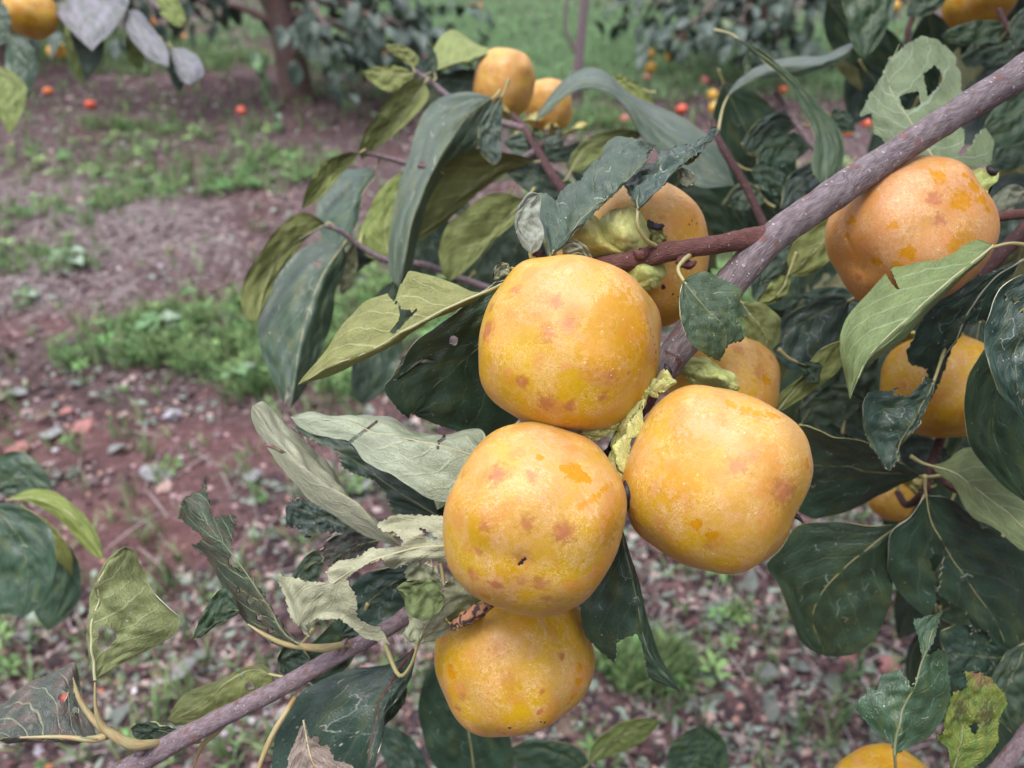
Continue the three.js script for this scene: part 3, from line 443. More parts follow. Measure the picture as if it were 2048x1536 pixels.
// face: 't' upper face or 'u' lower face towards the viewer of the photograph. keep / holes: outlines in photo pixels of what insects left / ate.
function leaf(parent, { m, a, b, d, dt = 0, dm = 0, da = 0, db = 0, face = 't', keep, holes, jag = 1.5, tint, top: ti, ui, mats, pet, nu, nv, wave = 0.0016, rib = 1, ribMat, name = 'leaf', at, thick = 0.00042 }) {
  const seed = ++leafCount * 1.37, { S, M, len } = leafSurface(m, a, b, d, dt, dm, da, db, wave, seed), bitten = !!(keep || holes);
  nu = nu ?? (bitten ? 84 : 44); nv = nv ?? (bitten ? 52 : 20);
  let mask = null;
  if (bitten) mask = (u, v, p) => { const [x, y] = pix(p); let s = keep ? polyDist(keep, x, y) : 50; for (const h of holes || []) s = Math.min(s, h.length === 3 && !Array.isArray(h[0]) ? Math.hypot(x - h[0], y - h[1]) - h[2] : -polyDist(h, x, y)); return s + jag * (N2(x * 0.11 + seed, y * 0.11) * 1.2 + N2(x * 0.33, y * 0.33 + seed) * 0.7) + 0.01; };
  // which way is the surface turned?
  const p0 = V(0, 0, 0), p1 = V(0, 0, 0), p2 = V(0, 0, 0); let s = 0;
  for (const [u, v] of [[0.3, -0.5], [0.5, -0.5], [0.7, -0.5], [0.3, 0.5], [0.5, 0.5], [0.7, 0.5]]) { S(u, v, p0); S(u + 0.02, v, p1); S(u, v + 0.05, p2); const ar = p1.sub(p0).cross(p2.sub(p0)); s += ar.dot(EYE.clone().sub(p0).normalize()); }
  const flip = (s > 0) !== (face === 't'), k = 0.85 + 0.3 * hash2(leafCount, 5), tc = tint || [k * (0.95 + 0.12 * hash2(leafCount, 6)), k, k * (0.9 + 0.25 * hash2(leafCount, 7))];
  const geo = sheet(S, nu, nv, thick, mask, flip, tc);
  const mt = mats || [MAT.tops[ti ?? leafCount % 3], MAT.unders[ui ?? leafCount % 2], bitten ? MAT.bite : MAT.rim];
  const o = part(name, geo, mt, parent);
  if (rib) { const pts = [], rd = []; const n = 14; for (let i = 0; i <= n; i++) { S(i / n * 0.985, 0, p0); pts.push(p0.clone()); rd.push(mix(0.00055, 0.00016, i / n) * rib); } part('midrib', tube(pts, rd, { seg: 30, rad: 6, cap: false }), ribMat || (face === 't' ? MAT.ribDark : MAT.rib), o); }
  if (pet !== null) {
    const base = M.getPointAt(0), dir = M.getTangentAt(0).negate(); let pts;
    if (pet) pts = [base.clone().addScaledVector(dir, -0.002), ...pet.map(([x, y, q]) => P(x, y, q))];
    else {
      let best = null, bd = 1e9; for (const q of parent.nodes) { const k2 = q.distanceTo(base) + 0.4 * Math.max(0, -q.clone().sub(base).normalize().dot(dir)) * 0.05; if (k2 < bd) { bd = k2; best = q; } }
      const end = best && bd < 0.034 ? best.clone() : base.clone().addScaledVector(dir, 0.011).add(V(0, 0.002, 0));
      const l = end.distanceTo(base); pts = [base.clone().addScaledVector(dir, -0.002), base.clone().addScaledVector(dir, Math.min(0.4 * l, 0.012)), end];
    }
    part('petiole', tube(pts, [0.0007, 0.0009, 0.0013], { seg: 14, rad: 8 }), at || MAT.petiole, o);
  }
  return o;
}

// a calyx lobe traced where it curls off its fruit
function lobe(fruit, o) { const t = new THREE.Group(); t.nodes = []; const m = leaf(t, { face: 't', mats: CALYX, pet: null, rib: 0, nu: 30, nv: 14, wave: 0.001, tint: [1, 1, 1], name: 'calyx_lobe', thick: 0.0013, ...o }); t.updateMatrixWorld(); fruit.updateMatrixWorld(); fruit.attach(m); return m; }
// ---------------------------------------------------------------- the near fruit
const S_ = 'spot', R_ = 'rub', K_ = 'scar';
const f1 = persimmon({ x: 1139, y: 693, r: 179, d: 0.338, axis: camDir(-0.42, 0.22, 0.88), asp: 0.94, seed: 1.3, bloom: 0.50, label: 'large yellow persimmon dotted with brown spots directly below the reddish side twig', tip: false,
  marks: [[1110, 585, 95, 'bloom', 0.8], [1225, 600, 60, 'bloom', 0.7], [1010, 650, 50, 'bloom', 0.5], [1290, 690, 40, 'bloom', 0.6], [1100, 615, 18, S_, 0.8], [1030, 592, 15, S_, 0.7], [985, 622, 14, S_, 0.8], [978, 668, 24, S_, 0.9], [1085, 677, 24, S_, 0.6], [1122, 660, 22, S_, 0.7], [1195, 750, 13, S_, 0.7], [1185, 787, 12, S_, 0.8], [1042, 765, 16, S_], [1088, 800, 22, S_, 0.9], [1130, 803, 14, S_], [1003, 565, 14, S_, 0.7], [1232, 748, 6, S_], [1215, 660, 70, R_, 0.55], [1190, 705, 50, R_, 0.5], [1060, 530, 12, R_], [1272, 658, 2.2, K_], [1281, 668, 2.4, K_], [1289, 680, 2.6, K_], [1296, 694, 2.8, K_], [1301, 708, 3, K_], [1303, 722, 2.6, K_], [1302, 735, 2, K_]],
  lobes: [] });
const f2 = persimmon({ x: 1431, y: 957, r: 182, d: 0.322, axis: camDir(0.82, -0.38, 0.42), asp: 0.95, seed: 4.1, bloom: 0.55, label: 'large rounded yellow persimmon with one red blotch, beside the fruit with a black fleck', crease: 0,
  marks: [[1390, 830, 105, 'bloom', 0.9], [1520, 850, 80, 'bloom', 0.8], [1590, 900, 50, 'bloom', 0.7], [1440, 960, 90, 'bloom', 0.45], [1280, 900, 50, 'bloom', 0.6], [1505, 957, 34, S_, 0.9], [1492, 950, 12, S_], [1420, 912, 26, S_, 0.7], [1448, 900, 16, S_, 0.5], [1480, 1110, 12, S_, 0.5], [1500, 1075, 20, S_, 0.5], [1380, 1060, 12, S_, 0.4], [1290, 960, 14, S_, 0.3], [1354, 1018, 12, R_], [1383, 1036, 11, R_], [1562, 917, 12, R_], [1272, 1032, 15, R_], [1268, 1010, 10, R_], [1278, 1055, 10, R_], [1324, 1120, 9, R_], [1420, 1131, 11, R_], [1560, 1060, 60, R_, 0.6], [1520, 1010, 40, R_, 0.3], [1425, 806, 10, R_, 0.7], [1437, 812, 7, R_, 0.7], [1449, 818, 10, R_, 0.7], [1461, 818, 7, R_, 0.7], [1473, 824, 10, R_, 0.7], [1485, 830, 7, R_, 0.7], [1497, 830, 10, R_, 0.7], [1509, 836, 7, R_, 0.7], [1340, 900, 50, R_, 0.35], [1330, 940, 40, R_, 0.3]],
  lobes: [] });
const f3 = persimmon({ x: 1069, y: 1031, r: 179, d: 0.313, axis: camDir(-0.15, -0.30, 0.94), asp: 1.02, seed: 7.7, bloom: 0.56, label: 'large orange yellow persimmon with red spots and one black fleck, above the lowest fruit', tip: false,
  marks: [[1090, 890, 110, 'bloom', 0.95], [970, 930, 70, 'bloom', 0.7], [1180, 950, 70, 'bloom', 0.8], [1060, 990, 80, 'bloom', 0.4], [1215, 1080, 50, 'bloom', 0.5], [1003, 938, 24, S_], [1000, 932, 12, S_], [1060, 940, 15, S_, 0.7], [1112, 1028, 26, S_], [1050, 1014, 17, S_, 0.8], [980, 1022, 13, S_, 0.7], [958, 1112, 14, S_, 0.8], [998, 1127, 15, S_], [1075, 1125, 17, S_, 0.8], [1042, 1122, 14, S_, 0.5], [1085, 1152, 12, S_, 0.7], [965, 1070, 10, S_, 0.6], [1042, 1082, 20, S_, 0.5], [935, 940, 12, S_, 0.4], [1138, 933, 22, R_], [1156, 945, 14, R_], [1120, 925, 12, R_], [1140, 990, 7, R_, 0.8], [1148, 984, 6, R_, 0.8], [1156, 982, 5, R_, 0.8], [1164, 976, 7, R_, 0.8], [1172, 974, 6, R_, 0.8], [1180, 968, 5, R_, 0.8], [1188, 966, 7, R_, 0.8], [1196, 960, 6, R_, 0.8], [1204, 958, 5, R_, 0.8], [1195, 1030, 30, R_, 0.6], [1215, 1000, 25, R_, 0.5], [985, 1152, 10, R_], [1015, 1187, 10, R_], [1075, 905, 9, R_], [1040, 1088, 4.5, K_], [1036, 1091, 3.5, K_], [1046, 1081, 3.5, K_], [1042, 1084, 4, K_]] });
const f4 = persimmon({ x: 1029, y: 1312, r: 152, d: 0.372, axis: camDir(0.34, -0.88, 0.18), asp: 0.93, seed: 9.4, size: 768, bloom: 0.48, label: 'lowest yellow persimmon with a brown stub on its shoulder, tucked under another fruit', crease: 0.01,
  marks: [[1130, 1310, 55, 'bloom', 0.7], [990, 1250, 60, 'bloom', 0.5], [960, 1340, 50, 'bloom', 0.4], [1121, 1270, 10, S_], [930, 1350, 13, S_, 0.7], [922, 1378, 10, S_, 0.7], [1020, 1300, 22, S_, 0.35], [1000, 1250, 20, S_, 0.4], [1072, 1357, 7, S_], [1075, 1320, 6, S_], [1002, 1410, 12, R_], [1054, 1413, 14, R_], [1040, 1424, 9, R_], [911, 1306, 13, R_], [1131, 1389, 10, R_], [1150, 1300, 9, R_], [1145, 1325, 9, R_], [1138, 1350, 8, R_], [1130, 1365, 7, R_], [1020, 1391, 3, K_], [1080, 1380, 2.4, K_], [1074, 1377, 2, K_]],
  lobes: [{ ph: 0.4, lift: 0.004 }, { ph: 2.0, lift: 0.004 }, { ph: 3.5, lift: 0.003 }, { ph: 5.1, lift: 0.005 }] });
const f5 = persimmon({ x: 1262, y: 516, r: 152, d: 0.405, axis: camDir(0.10, 0.10, -0.99), asp: 0.94, seed: 12.9, size: 768, bloom: 0.62, label: 'pinkish orange persimmon behind the reddish twig, its green calyx in view', spin: 0.5,
  marks: [[1330, 420, 100, 'bloom', 0.9], [1200, 400, 80, 'bloom', 0.8], [1370, 520, 60, 'bloom', 0.7], [1330, 470, 40, R_, 0.5], [1345, 478, 2, K_], [1360, 474, 2, K_], [1350, 470, 1.8, K_], [1318, 600, 2.4, K_], [1330, 603, 2, K_], [1345, 605, 2, K_], [1300, 590, 5, K_], [1330, 650, 30, R_, 0.7]],
  lobes: [] });
const f6 = persimmon({ x: 1446, y: 772, r: 106, d: 0.43, axis: camDir(0.75, -0.05, -0.5), asp: 0.95, seed: 15.2, size: 768, bloom: 0.58, label: 'small yellow persimmon half hidden behind the small hanging green leaf', marks: [[1480, 700, 60, 'bloom', 0.8], [1530, 760, 50, 'bloom', 0.6], [1490, 745, 20, S_, 0.6], [1450, 705, 14, S_, 0.6], [1520, 720, 8, S_, 0.6], [1505, 760, 12, R_]],
  lobes: [] });
const f7 = persimmon({ x: 1816, y: 470, r: 143, d: 0.39, axis: camDir(-0.80, -0.55, 0.25), asp: 1.0, seed: 18.6, size: 768, bloom: 0.78, tint: 0.8, label: 'pinkish orange persimmon with dark orange flecks under the grey branch', crease: 0.035, spin: 2.2, tip: false,
  marks: [[1760, 400, 110, 'bloom', 0.9], [1860, 400, 100, 'bloom', 0.9], [1720, 500, 90, 'bloom', 0.8], [1900, 470, 90, 'bloom', 0.8], [1800, 520, 90, 'bloom', 0.7], [1810, 385, 18, R_], [1792, 432, 18, S_], [1800, 470, 15, S_], [1786, 428, 8, S_], [1730, 478, 10, R_], [1850, 430, 22, R_], [1832, 440, 12, R_], [1880, 402, 16, R_], [1862, 385, 10, R_], [1892, 428, 14, R_], [1905, 445, 9, R_], [1925, 407, 12, R_], [1912, 415, 8, R_], [1715, 536, 11, R_], [1754, 524, 14, R_], [1745, 545, 9, R_], [1705, 558, 10, S_], [1685, 455, 11, R_], [1680, 480, 8, R_], [1850, 500, 24, R_, 0.5], [1825, 515, 16, R_, 0.8], [1940, 435, 10, R_]],
  lobes: [] });
const sharedSkins = [[31, 0.5, 0], [35, 0.85, 0.1], [38, 0.45, 0.25]].map(([s, b, t]) => { const r = mulberry(s), mk = []; for (let i = 0; i < 16; i++) { const z = r() * 2 - 1, a = r() * 6.3, q = Math.sqrt(1 - z * z); mk.push([V(q * Math.cos(a), z, q * Math.sin(a)), 0.05 + 0.1 * r(), r() < 0.5 ? S_ : R_, 0.4 + 0.5 * r()]); } return skin(512, 256, s, mk, { bloom: b, tint: t }); });
const four = [{ lift: 0.006 }, { lift: 0.005 }, { lift: 0.007 }, { lift: 0.005 }];
const lesser = (o) => persimmon({ seed: o.x * 0.013, tip: false, sides: [36, 48], mat: sharedSkins[o.k ?? 0], lobes: four, ...o });
const f8 = lesser({ x: 1882, y: 772, r: 108, d: 0.47, axis: camDir(-0.2, -0.9, 0.3), k: 0, label: 'shaded yellow persimmon behind the dark chewed leaf' });
const f8b = lesser({ x: 1800, y: 745, r: 62, d: 0.62, axis: camDir(0.1, -0.9, 0.2), k: 1, label: 'small pale persimmon peeping out left of a shaded yellow fruit' });
const f9 = lesser({ x: 1782, y: 1000, r: 42, d: 0.60, axis: camDir(-0.5, -0.8, 0.2), k: 0, label: 'shaded small persimmon with pale calyx between the dark leaves' });
const f10 = lesser({ x: 1008, y: 167, r: 60, d: 0.72, axis: camDir(0.12, 0.95, 0.25), asp: 1.1, k: 1, label: 'upright oval persimmon on the twig tip, taller of a pair' });
const f11 = lesser({ x: 1097, y: 212, r: 48, d: 0.78, axis: camDir(-0.1, 0.9, 0.2), asp: 1.08, k: 1, label: 'smaller oval persimmon of the pair, beside the arching leaf' });
const f12 = lesser({ x: 62, y: 26, r: 48, d: 0.98, axis: camDir(0.1, -0.95, 0.2), k: 0, label: 'yellow persimmon hanging beside the pale pointed leaf' });
const f13 = lesser({ x: 1958, y: -8, r: 66, d: 0.72, axis: camDir(-0.1, -0.9, 0.3), k: 2, label: 'brownish yellow persimmon above the curved dark leaf' });
const f14 = lesser({ x: 1778, y: 1612, r: 108, d: 0.43, axis: camDir(-0.2, 0.75, 0.5), k: 0, tip: true, label: 'persimmon below the small glossy chewed leaf, partly cut off' });
const f15 = lesser({ x: 1990, y: 392, r: 34, d: 0.62, axis: camDir(0.2, -0.9, 0.1), k: 1, label: 'pink cheek of a persimmon behind the green calyx lobe' });
const f16 = lesser({ x: 2012, y: 42, r: 30, d: 0.9, axis: camDir(0, -1, 0.1), k: 1, label: 'blurred pinkish persimmon beside the thin dark twig' });
// calyx lobes that show
lobe(f2, { m: [[1352, 764], [1310, 776], [1280, 797], [1250, 820]], a: [[1330, 744], [1296, 772], [1264, 800]], b: [[1330, 778], [1298, 796], [1270, 814]], d: 0.325, wave: 0.003, da: 0.006 });
lobe(f2, { m: [[1264, 822], [1240, 838], [1205, 856], [1160, 866]], a: [[1245, 820], [1215, 838], [1185, 850]], b: [[1250, 852], [1225, 866], [1190, 878]], d: 0.325, wave: 0.003 });
lobe(f2, { m: [[1290, 800], [1262, 842], [1246, 882], [1234, 916], [1248, 952], [1267, 988]], a: [[1262, 828], [1236, 880], [1220, 915], [1236, 955], [1256, 985]], b: [[1282, 845], [1264, 885], [1252, 918], [1264, 955]], d: 0.318, wave: 0.003, da: 0.012 });
lobe(f5, { m: [[1258, 505], [1250, 475], [1240, 445], [1240, 419]], a: [[1230, 500], [1203, 476], [1198, 446], [1220, 424]], b: [[1290, 498], [1296, 470], [1288, 440], [1268, 418]], d: 0.352, dm: -0.008, da: 0.01, db: 0.012, wave: 0.0011 });
lobe(f5, { m: [[1245, 508], [1210, 490], [1175, 466], [1150, 445]], a: [[1215, 515], [1160, 515], [1125, 500], [1130, 470]], b: [[1222, 485], [1204, 456], [1190, 434], [1170, 434]], d: 0.352, dm: -0.006, da: 0.012, db: 0.012, wave: 0.0011, tint: [1.02, 0.91, 0.74] });
lobe(f5, { m: [[1258, 515], [1285, 535], [1300, 558], [1300, 580]], a: [[1250, 530], [1246, 558], [1262, 578]], b: [[1290, 518], [1322, 526], [1330, 550], [1318, 570]], d: 0.352, dm: -0.008, da: 0.010, db: 0.012, wave: 0.0011, tint: [0.91, 0.99, 0.91] });
lobe(f5, { m: [[1250, 560], [1268, 580], [1280, 592], [1292, 606]], a: [[1248, 572], [1262, 590]], b: [[1272, 572], [1286, 588]], d: 0.372, wave: 0.002, tint: [0.91, 0.99, 0.91] });
lobe(f5, { m: [[1285, 480], [1305, 470], [1320, 470], [1332, 478]], a: [[1290, 462], [1312, 456], [1328, 464]], b: [[1298, 488], [1318, 488]], d: 0.358, wave: 0.003 });
lobe(f6, { m: [[1362, 744], [1395, 742], [1435, 758], [1476, 778]], a: [[1374, 720], [1409, 716], [1452, 741], [1474, 764]], b: [[1385, 768], [1428, 772], [1462, 790]], d: 0.385, dm: -0.006, da: 0.012, db: 0.008, wave: 0.003, tint: [0.86, 0.94, 0.86] });
lobe(f7, { m: [[1968, 436], [1955, 405], [1950, 370], [1978, 338]], a: [[1950, 425], [1918, 390], [1890, 352], [1925, 342]], b: [[1982, 420], [1978, 385], [1996, 352]], d: 0.40, dm: -0.004, da: 0.012, wave: 0.003, tint: [0.84, 0.96, 0.84] });
{ // brown stub and blackened calyx remains resting on the fruit
  const s = part('withered_stub', tube([P(905, 1253, 0.339), P(935, 1233, 0.336), P(962, 1219, 0.335), P(985, 1210, 0.338)].map((p) => f4.worldToLocal(p)), [0.0020, 0.0032, 0.0036, 0.0012], { seg: 24, rad: 10, bump: 0.35, freq: 260 }), MAT.stub, f4);
  s.userData.label = 'charred brown stub';
  part('withered_tip', tube([P(1296, 440, 0.352), P(1305, 452, 0.349), P(1320, 455, 0.35), P(1326, 449, 0.354)].map((p) => f5.worldToLocal(p)), [0.0006, 0.0018, 0.0016, 0.0004], { seg: 16, rad: 7, bump: 0.5, freq: 300 }), MAT.black, f5);
  part('withered_tip', tube([P(1252, 962, 0.312), P(1254, 985, 0.309), P(1252, 1005, 0.311), P(1256, 1020, 0.315)].map((p) => f2.worldToLocal(p)), [0.001, 0.0024, 0.0022, 0.0005], { seg: 12, rad: 7, bump: 0.3, freq: 300 }), MAT.black, f2);
  part('withered_tip', tube([P(1330, 728, 0.33), P(1335, 738, 0.328), P(1340, 748, 0.33)].map((p) => f2.worldToLocal(p)), [0.0006, 0.0016, 0.001], { seg: 8, rad: 7, bump: 0.3, freq: 300 }), MAT.black, f2);
  part('withered_tip', tube([P(1975, 334, 0.38), P(1985, 345, 0.378), P(1993, 342, 0.381)].map((p) => f7.worldToLocal(p)), [0.001, 0.0022, 0.0008], { seg: 8, rad: 7, bump: 0.3, freq: 300 }), MAT.black, f7);
}

// ---------------------------------------------------------------- grey main branch with the fruit cluster
const B1 = branch('persimmon_branch', 'thick grey speckled branch with a reddish side twig carrying the large fruit cluster');
twig(B1, 'stem', [[2300, 20, 0.39], [2150, 80, 0.385], [2048, 143, 0.38], [1900, 235, 0.375], [1760, 325, 0.37], [1640, 408, 0.365], [1545, 476, 0.362], [1480, 545, 0.362], [1420, 620, 0.368], [1355, 700, 0.372], [1310, 765, 0.372]], [40, 38, 35, 31, 29, 28, 33, 31, 32, 34, 26], MAT.barkGrey, { seg: 150, rad: 22, bump: 0.055 });
twig(B1, 'side_twig', [[1535, 474, 0.362], [1500, 477, 0.36], [1430, 489, 0.354], [1340, 503, 0.349], [1290, 515, 0.348], [1230, 528, 0.350], [1180, 537, 0.355], [1130, 552, 0.36]], [24, 20, 18, 19, 21, 19, 19, 16], MAT.barkRed, { seg: 90, rad: 18, bump: 0.09 });
twig(B1, 'bud', [[1362, 520, 0.349], [1378, 530, 0.346], [1392, 524, 0.347]], [14, 9, 3], MAT.barkRed, { bump: 0.25, freq: 200 });
twig(B1, 'bud', [[1268, 500, 0.345], [1280, 508, 0.342], [1300, 500, 0.345]], [3, 12, 6], MAT.barkRed, { bump: 0.25, freq: 200 });
twig(B1, 'bud', [[1062, 524, 0.345], [1072, 512, 0.343], [1088, 505, 0.344]], [6, 10, 4], MAT.barkDark, { bump: 0.25, freq: 200 });
twig(B1, 'spur', [[1345, 712, 0.372], [1300, 790, 0.372], [1255, 850, 0.368], [1225, 900, 0.365]], [28, 18, 16, 12], MAT.barkRed, { bump: 0.12 });
twig(B1, 'spur', [[1225, 900, 0.365], [1170, 960, 0.375], [1110, 1040, 0.372]], [12, 13, 12], MAT.barkDark);
// chewed leaf over the half-hidden fruit
leaf(B1, { m: [[1103, 508], [1146, 458], [1205, 403], [1243, 368], [1290, 328], [1312, 290]], a: [[1085, 470], [1070, 417], [1075, 385], [1110, 350], [1150, 310], [1190, 285], [1229, 262], [1275, 262]], b: [[1125, 495], [1165, 452], [1215, 405], [1260, 368], [1298, 335]], d: 0.328, dt: 0.02, da: 0.032, db: -0.004, face: 't', top: 1, jag: 2.2, wave: 0.0024, pet: [[1100, 515, 0.333], [1092, 530, 0.345]],
  keep: [[1103, 515], [1092, 478], [1064, 418], [1068, 390], [1092, 386], [1112, 402], [1120, 385], [1138, 368], [1161, 360], [1180, 332], [1190, 320], [1202, 322], [1204, 300], [1212, 288], [1230, 272], [1264, 276], [1312, 287], [1296, 308], [1292, 330], [1245, 372], [1207, 408], [1150, 466], [1120, 502]] });
leaf(B1, { m: [[1062, 508], [1050, 475], [1040, 445], [1055, 408], [1078, 388]], a: [[1046, 490], [1030, 450], [1040, 410], [1060, 385]], b: [[1080, 495], [1088, 465], [1078, 430], [1082, 405]], d: 0.336, dt: 0.006, face: 'u', ui: 1, jag: 1.5, pet: [[1062, 515, 0.338], [1070, 518, 0.342]], rib: 0.5 });
leaf(B1, { m: [[1277, 420], [1275, 385], [1305, 345], [1350, 312], [1395, 285], [1434, 256]], a: [[1262, 395], [1245, 366], [1282, 330], [1318, 305], [1360, 288], [1405, 272], [1425, 255]], b: [[1292, 410], [1312, 386], [1348, 352], [1372, 325], [1408, 300], [1436, 270]], d: 0.330, dt: 0.03, da: 0.03, db: -0.012, face: 't', top: 2, tint: [1.13, 1.13, 1.17], wave: 0.003, pet: [[1275, 448, 0.331], [1290, 478, 0.336], [1312, 492, 0.345]], jag: 2.5,
  keep: [[1278, 424], [1262, 392], [1246, 366], [1284, 332], [1312, 324], [1320, 303], [1352, 294], [1390, 287], [1418, 268], [1428, 250], [1438, 264], [1402, 304], [1368, 327], [1344, 358], [1308, 390], [1292, 412]] });
leaf(B1, { m: [[1368, 328], [1384, 316], [1402, 302]], a: [[1372, 318], [1392, 304]], b: [[1376, 330], [1398, 312]], d: 0.345, face: 'u', pet: null, rib: 0, nu: 12, nv: 8 });
leaf(B1, { m: [[1355, 340], [1368, 348], [1382, 360], [1374, 374]], a: [[1368, 336], [1390, 356], [1386, 368]], b: [[1356, 356], [1364, 368]], d: 0.343, dt: -0.004, face: 'u', pet: null, rib: 0, nu: 16, nv: 12 });
leaf(B1, { m: [[1122, 492], [1150, 495], [1172, 508], [1190, 532]], a: [[1132, 480], [1162, 484], [1180, 506]], b: [[1130, 512], [1155, 508], [1172, 520]], d: 0.331, dt: 0.004, face: 'u', ui: 1, pet: [[1112, 500, 0.334], [1104, 508, 0.338]], rib: 0.5, nu: 30, nv: 14 });
leaf(B1, { m: [[1022, 536], [1008, 532], [994, 545], [988, 560]], a: [[1016, 526], [1000, 526], [988, 540]], b: [[1020, 548], [1004, 552], [994, 560]], d: 0.338, face: 'u', pet: [[1040, 540, 0.342], [1062, 528, 0.345]], rib: 0.5, nu: 24, nv: 12 });
// small green leaf hanging from the reddish twig
leaf(B1, { m: [[1366, 562], [1395, 599], [1425, 630], [1452, 662], [1440, 724]], a: [[1360, 585], [1358, 612], [1364, 648], [1380, 685], [1408, 708]], b: [[1383, 550], [1412, 542], [1445, 556], [1486, 580], [1500, 628], [1492, 678], [1462, 690]], d: 0.318, dt: 0.004, da: -0.004, db: 0.006, dm: -0.004, wave: 0.0007, face: 't', top: 1, tint: [1.24, 1.2, 0.98], jag: 2.4, pet: [[1356, 540, 0.326], [1366, 522, 0.336], [1378, 512, 0.346]],
  keep: [[1362, 560], [1382, 550], [1411, 542], [1440, 555], [1483, 579], [1480, 602], [1496, 630], [1470, 637], [1484, 658], [1488, 679], [1458, 688], [1438, 723], [1405, 708], [1376, 684], [1361, 646], [1357, 610]], holes: [[1412, 600, 2.5], [1440, 640, 3]] });
// olive leaf with the torn notch, and the big dark leaf under it
leaf(B1, { m: [[966, 586], [930, 602], [875, 625], [801, 666], [728, 708], [655, 736], [597, 769]], a: [[942, 582], [901, 563], [843, 548], [815, 546], [785, 580], [731, 601], [690, 641], [655, 697], [623, 734]], b: [[920, 616], [860, 642], [796, 684], [743, 712], [673, 747], [632, 758]], d: 0.345, dt: 0.012, da: 0.016, db: 0.01, dm: -0.004, face: 'u', ui: 0, tint: [0.98, 0.96, 0.76], jag: 2, wave: 0.0018, pet: [[985, 578, 0.348], [1030, 560, 0.36], [1110, 552, 0.362]], rib: 1.3,
  holes: [[[820, 540], [798, 575], [792, 598], [803, 618], [826, 622], [838, 616], [800, 655], [788, 669], [779, 664], [800, 640], [801, 626], [785, 600], [765, 575], [790, 540]]] });
leaf(B1, { m: [[1075, 590], [1010, 640], [954, 699], [916, 730], [875, 768], [845, 800], [816, 836]], a: [[1040, 560], [989, 567], [940, 605], [889, 643], [831, 679], [806, 715], [770, 760], [768, 785], [795, 820]], b: [[1080, 680], [1060, 790], [1030, 850], [965, 876], [889, 855], [840, 835]], d: 0.385, dt: 0.0, da: -0.016, db: 0.022, dm: -0.006, face: 't', top: 0, jag: 2, pet: [[1110, 565, 0.378], [1135, 552, 0.364]],
  keep: [[1090, 540], [989, 565], [889, 641], [831, 677], [812, 700], [804, 731], [795, 745], [772, 764], [766, 781], [796, 822], [816, 838], [822, 826], [850, 842], [889, 854], [965, 876], [1060, 870], [1100, 700]], holes: [[907, 680, 9]] });
leaf(B1, { m: [[806, 712], [818, 728], [850, 722], [874, 722]], a: [[800, 728], [786, 762], [805, 752], [840, 728]], b: [[812, 712], [840, 716]], d: 0.372, face: 'u', ui: 1, tint: [1.12, 1.1, 1.21], pet: null, rib: 0, nu: 20, nv: 10, name: 'leaf' });
// glossy leaf hanging below the right-hand fruit
leaf(B1, { m: [[1238, 1035], [1252, 1108], [1271, 1186], [1284, 1255], [1300, 1310], [1360, 1382]], a: [[1205, 1080], [1172, 1160], [1160, 1200], [1170, 1268], [1200, 1303], [1232, 1330], [1280, 1350]], b: [[1260, 1110], [1284, 1188], [1298, 1250], [1318, 1310], [1345, 1355]], d: 0.338, dt: 0.004, da: 0.012, db: 0.014, face: 't', top: 0, jag: 2, pet: [[1236, 1000, 0.345], [1228, 940, 0.358], [1225, 905, 0.364]], rib: 1.1,
  keep: [[1235, 1020], [1170, 1160], [1155, 1200], [1168, 1268], [1200, 1302], [1230, 1326], [1236, 1284], [1256, 1273], [1276, 1268], [1284, 1290], [1296, 1352], [1320, 1372], [1362, 1384], [1340, 1340], [1310, 1240], [1280, 1100]] });

// ---------------------------------------------------------------- mauve twig at the lower left
const B2 = branch('persimmon_branch', 'mauve grey twig with yellow leaf stalks and many ragged chewed leaves');
twig(B2, 'stem', [[60, 1680, 0.35], [170, 1590, 0.352], [268, 1532, 0.354], [330, 1495, 0.355], [450, 1432, 0.357], [560, 1376, 0.36], [650, 1325, 0.364], [740, 1276, 0.37], [810, 1236, 0.378], [900, 1180, 0.392], [1000, 1110, 0.40]], [26, 25, 23, 21, 19, 18, 17, 16, 15, 15, 14], MAT.barkMauve, { seg: 130, rad: 18, bump: 0.06 });
twig(B2, 'bud', [[292, 1492, 0.352], [280, 1500, 0.348], [268, 1512, 0.349]], [10, 9, 2], MAT.barkMauve, { bump: 0.2, freq: 200 });
twig(B2, 'bud', [[684, 1300, 0.364], [688, 1286, 0.361], [696, 1276, 0.362]], [12, 8, 2], MAT.barkMauve, { bump: 0.2, freq: 200 });
const yellowStalk = (pts, rad) => part('leaf_stalk', tube(pts.map(([x, y, d]) => P(x, y, d)), rad.map((r) => r * 0.345 / FPX), { seg: 34, rad: 10, bump: 0.05 }), MAT.petioleYellow, B2);
yellowStalk([[332, 1490, 0.358], [312, 1487, 0.352], [270, 1490, 0.345], [235, 1475, 0.342], [205, 1452, 0.34], [192, 1415, 0.338], [190, 1365, 0.338]], [6, 9, 11, 9, 6, 3, 2]);
yellowStalk([[238, 1474, 0.343], [205, 1455, 0.342], [178, 1428, 0.342], [158, 1395, 0.342], [146, 1355, 0.342]], [8, 8, 6, 5, 1]);
yellowStalk([[215, 1470, 0.343], [190, 1478, 0.341], [120, 1474, 0.338], [40, 1475, 0.335]], [9, 5, 3.5, 2]);
yellowStalk([[706, 1294, 0.368], [690, 1289, 0.362], [650, 1296, 0.355], [610, 1294, 0.35], [570, 1288, 0.347], [530, 1270, 0.345], [495, 1248, 0.345]], [5, 7, 9, 7, 5.5, 4.5, 1.2]);
yellowStalk([[590, 1395, 0.36], [575, 1420, 0.352], [545, 1470, 0.348], [520, 1530, 0.347], [505, 1580, 0.348]], [5, 6, 6, 5, 5]);
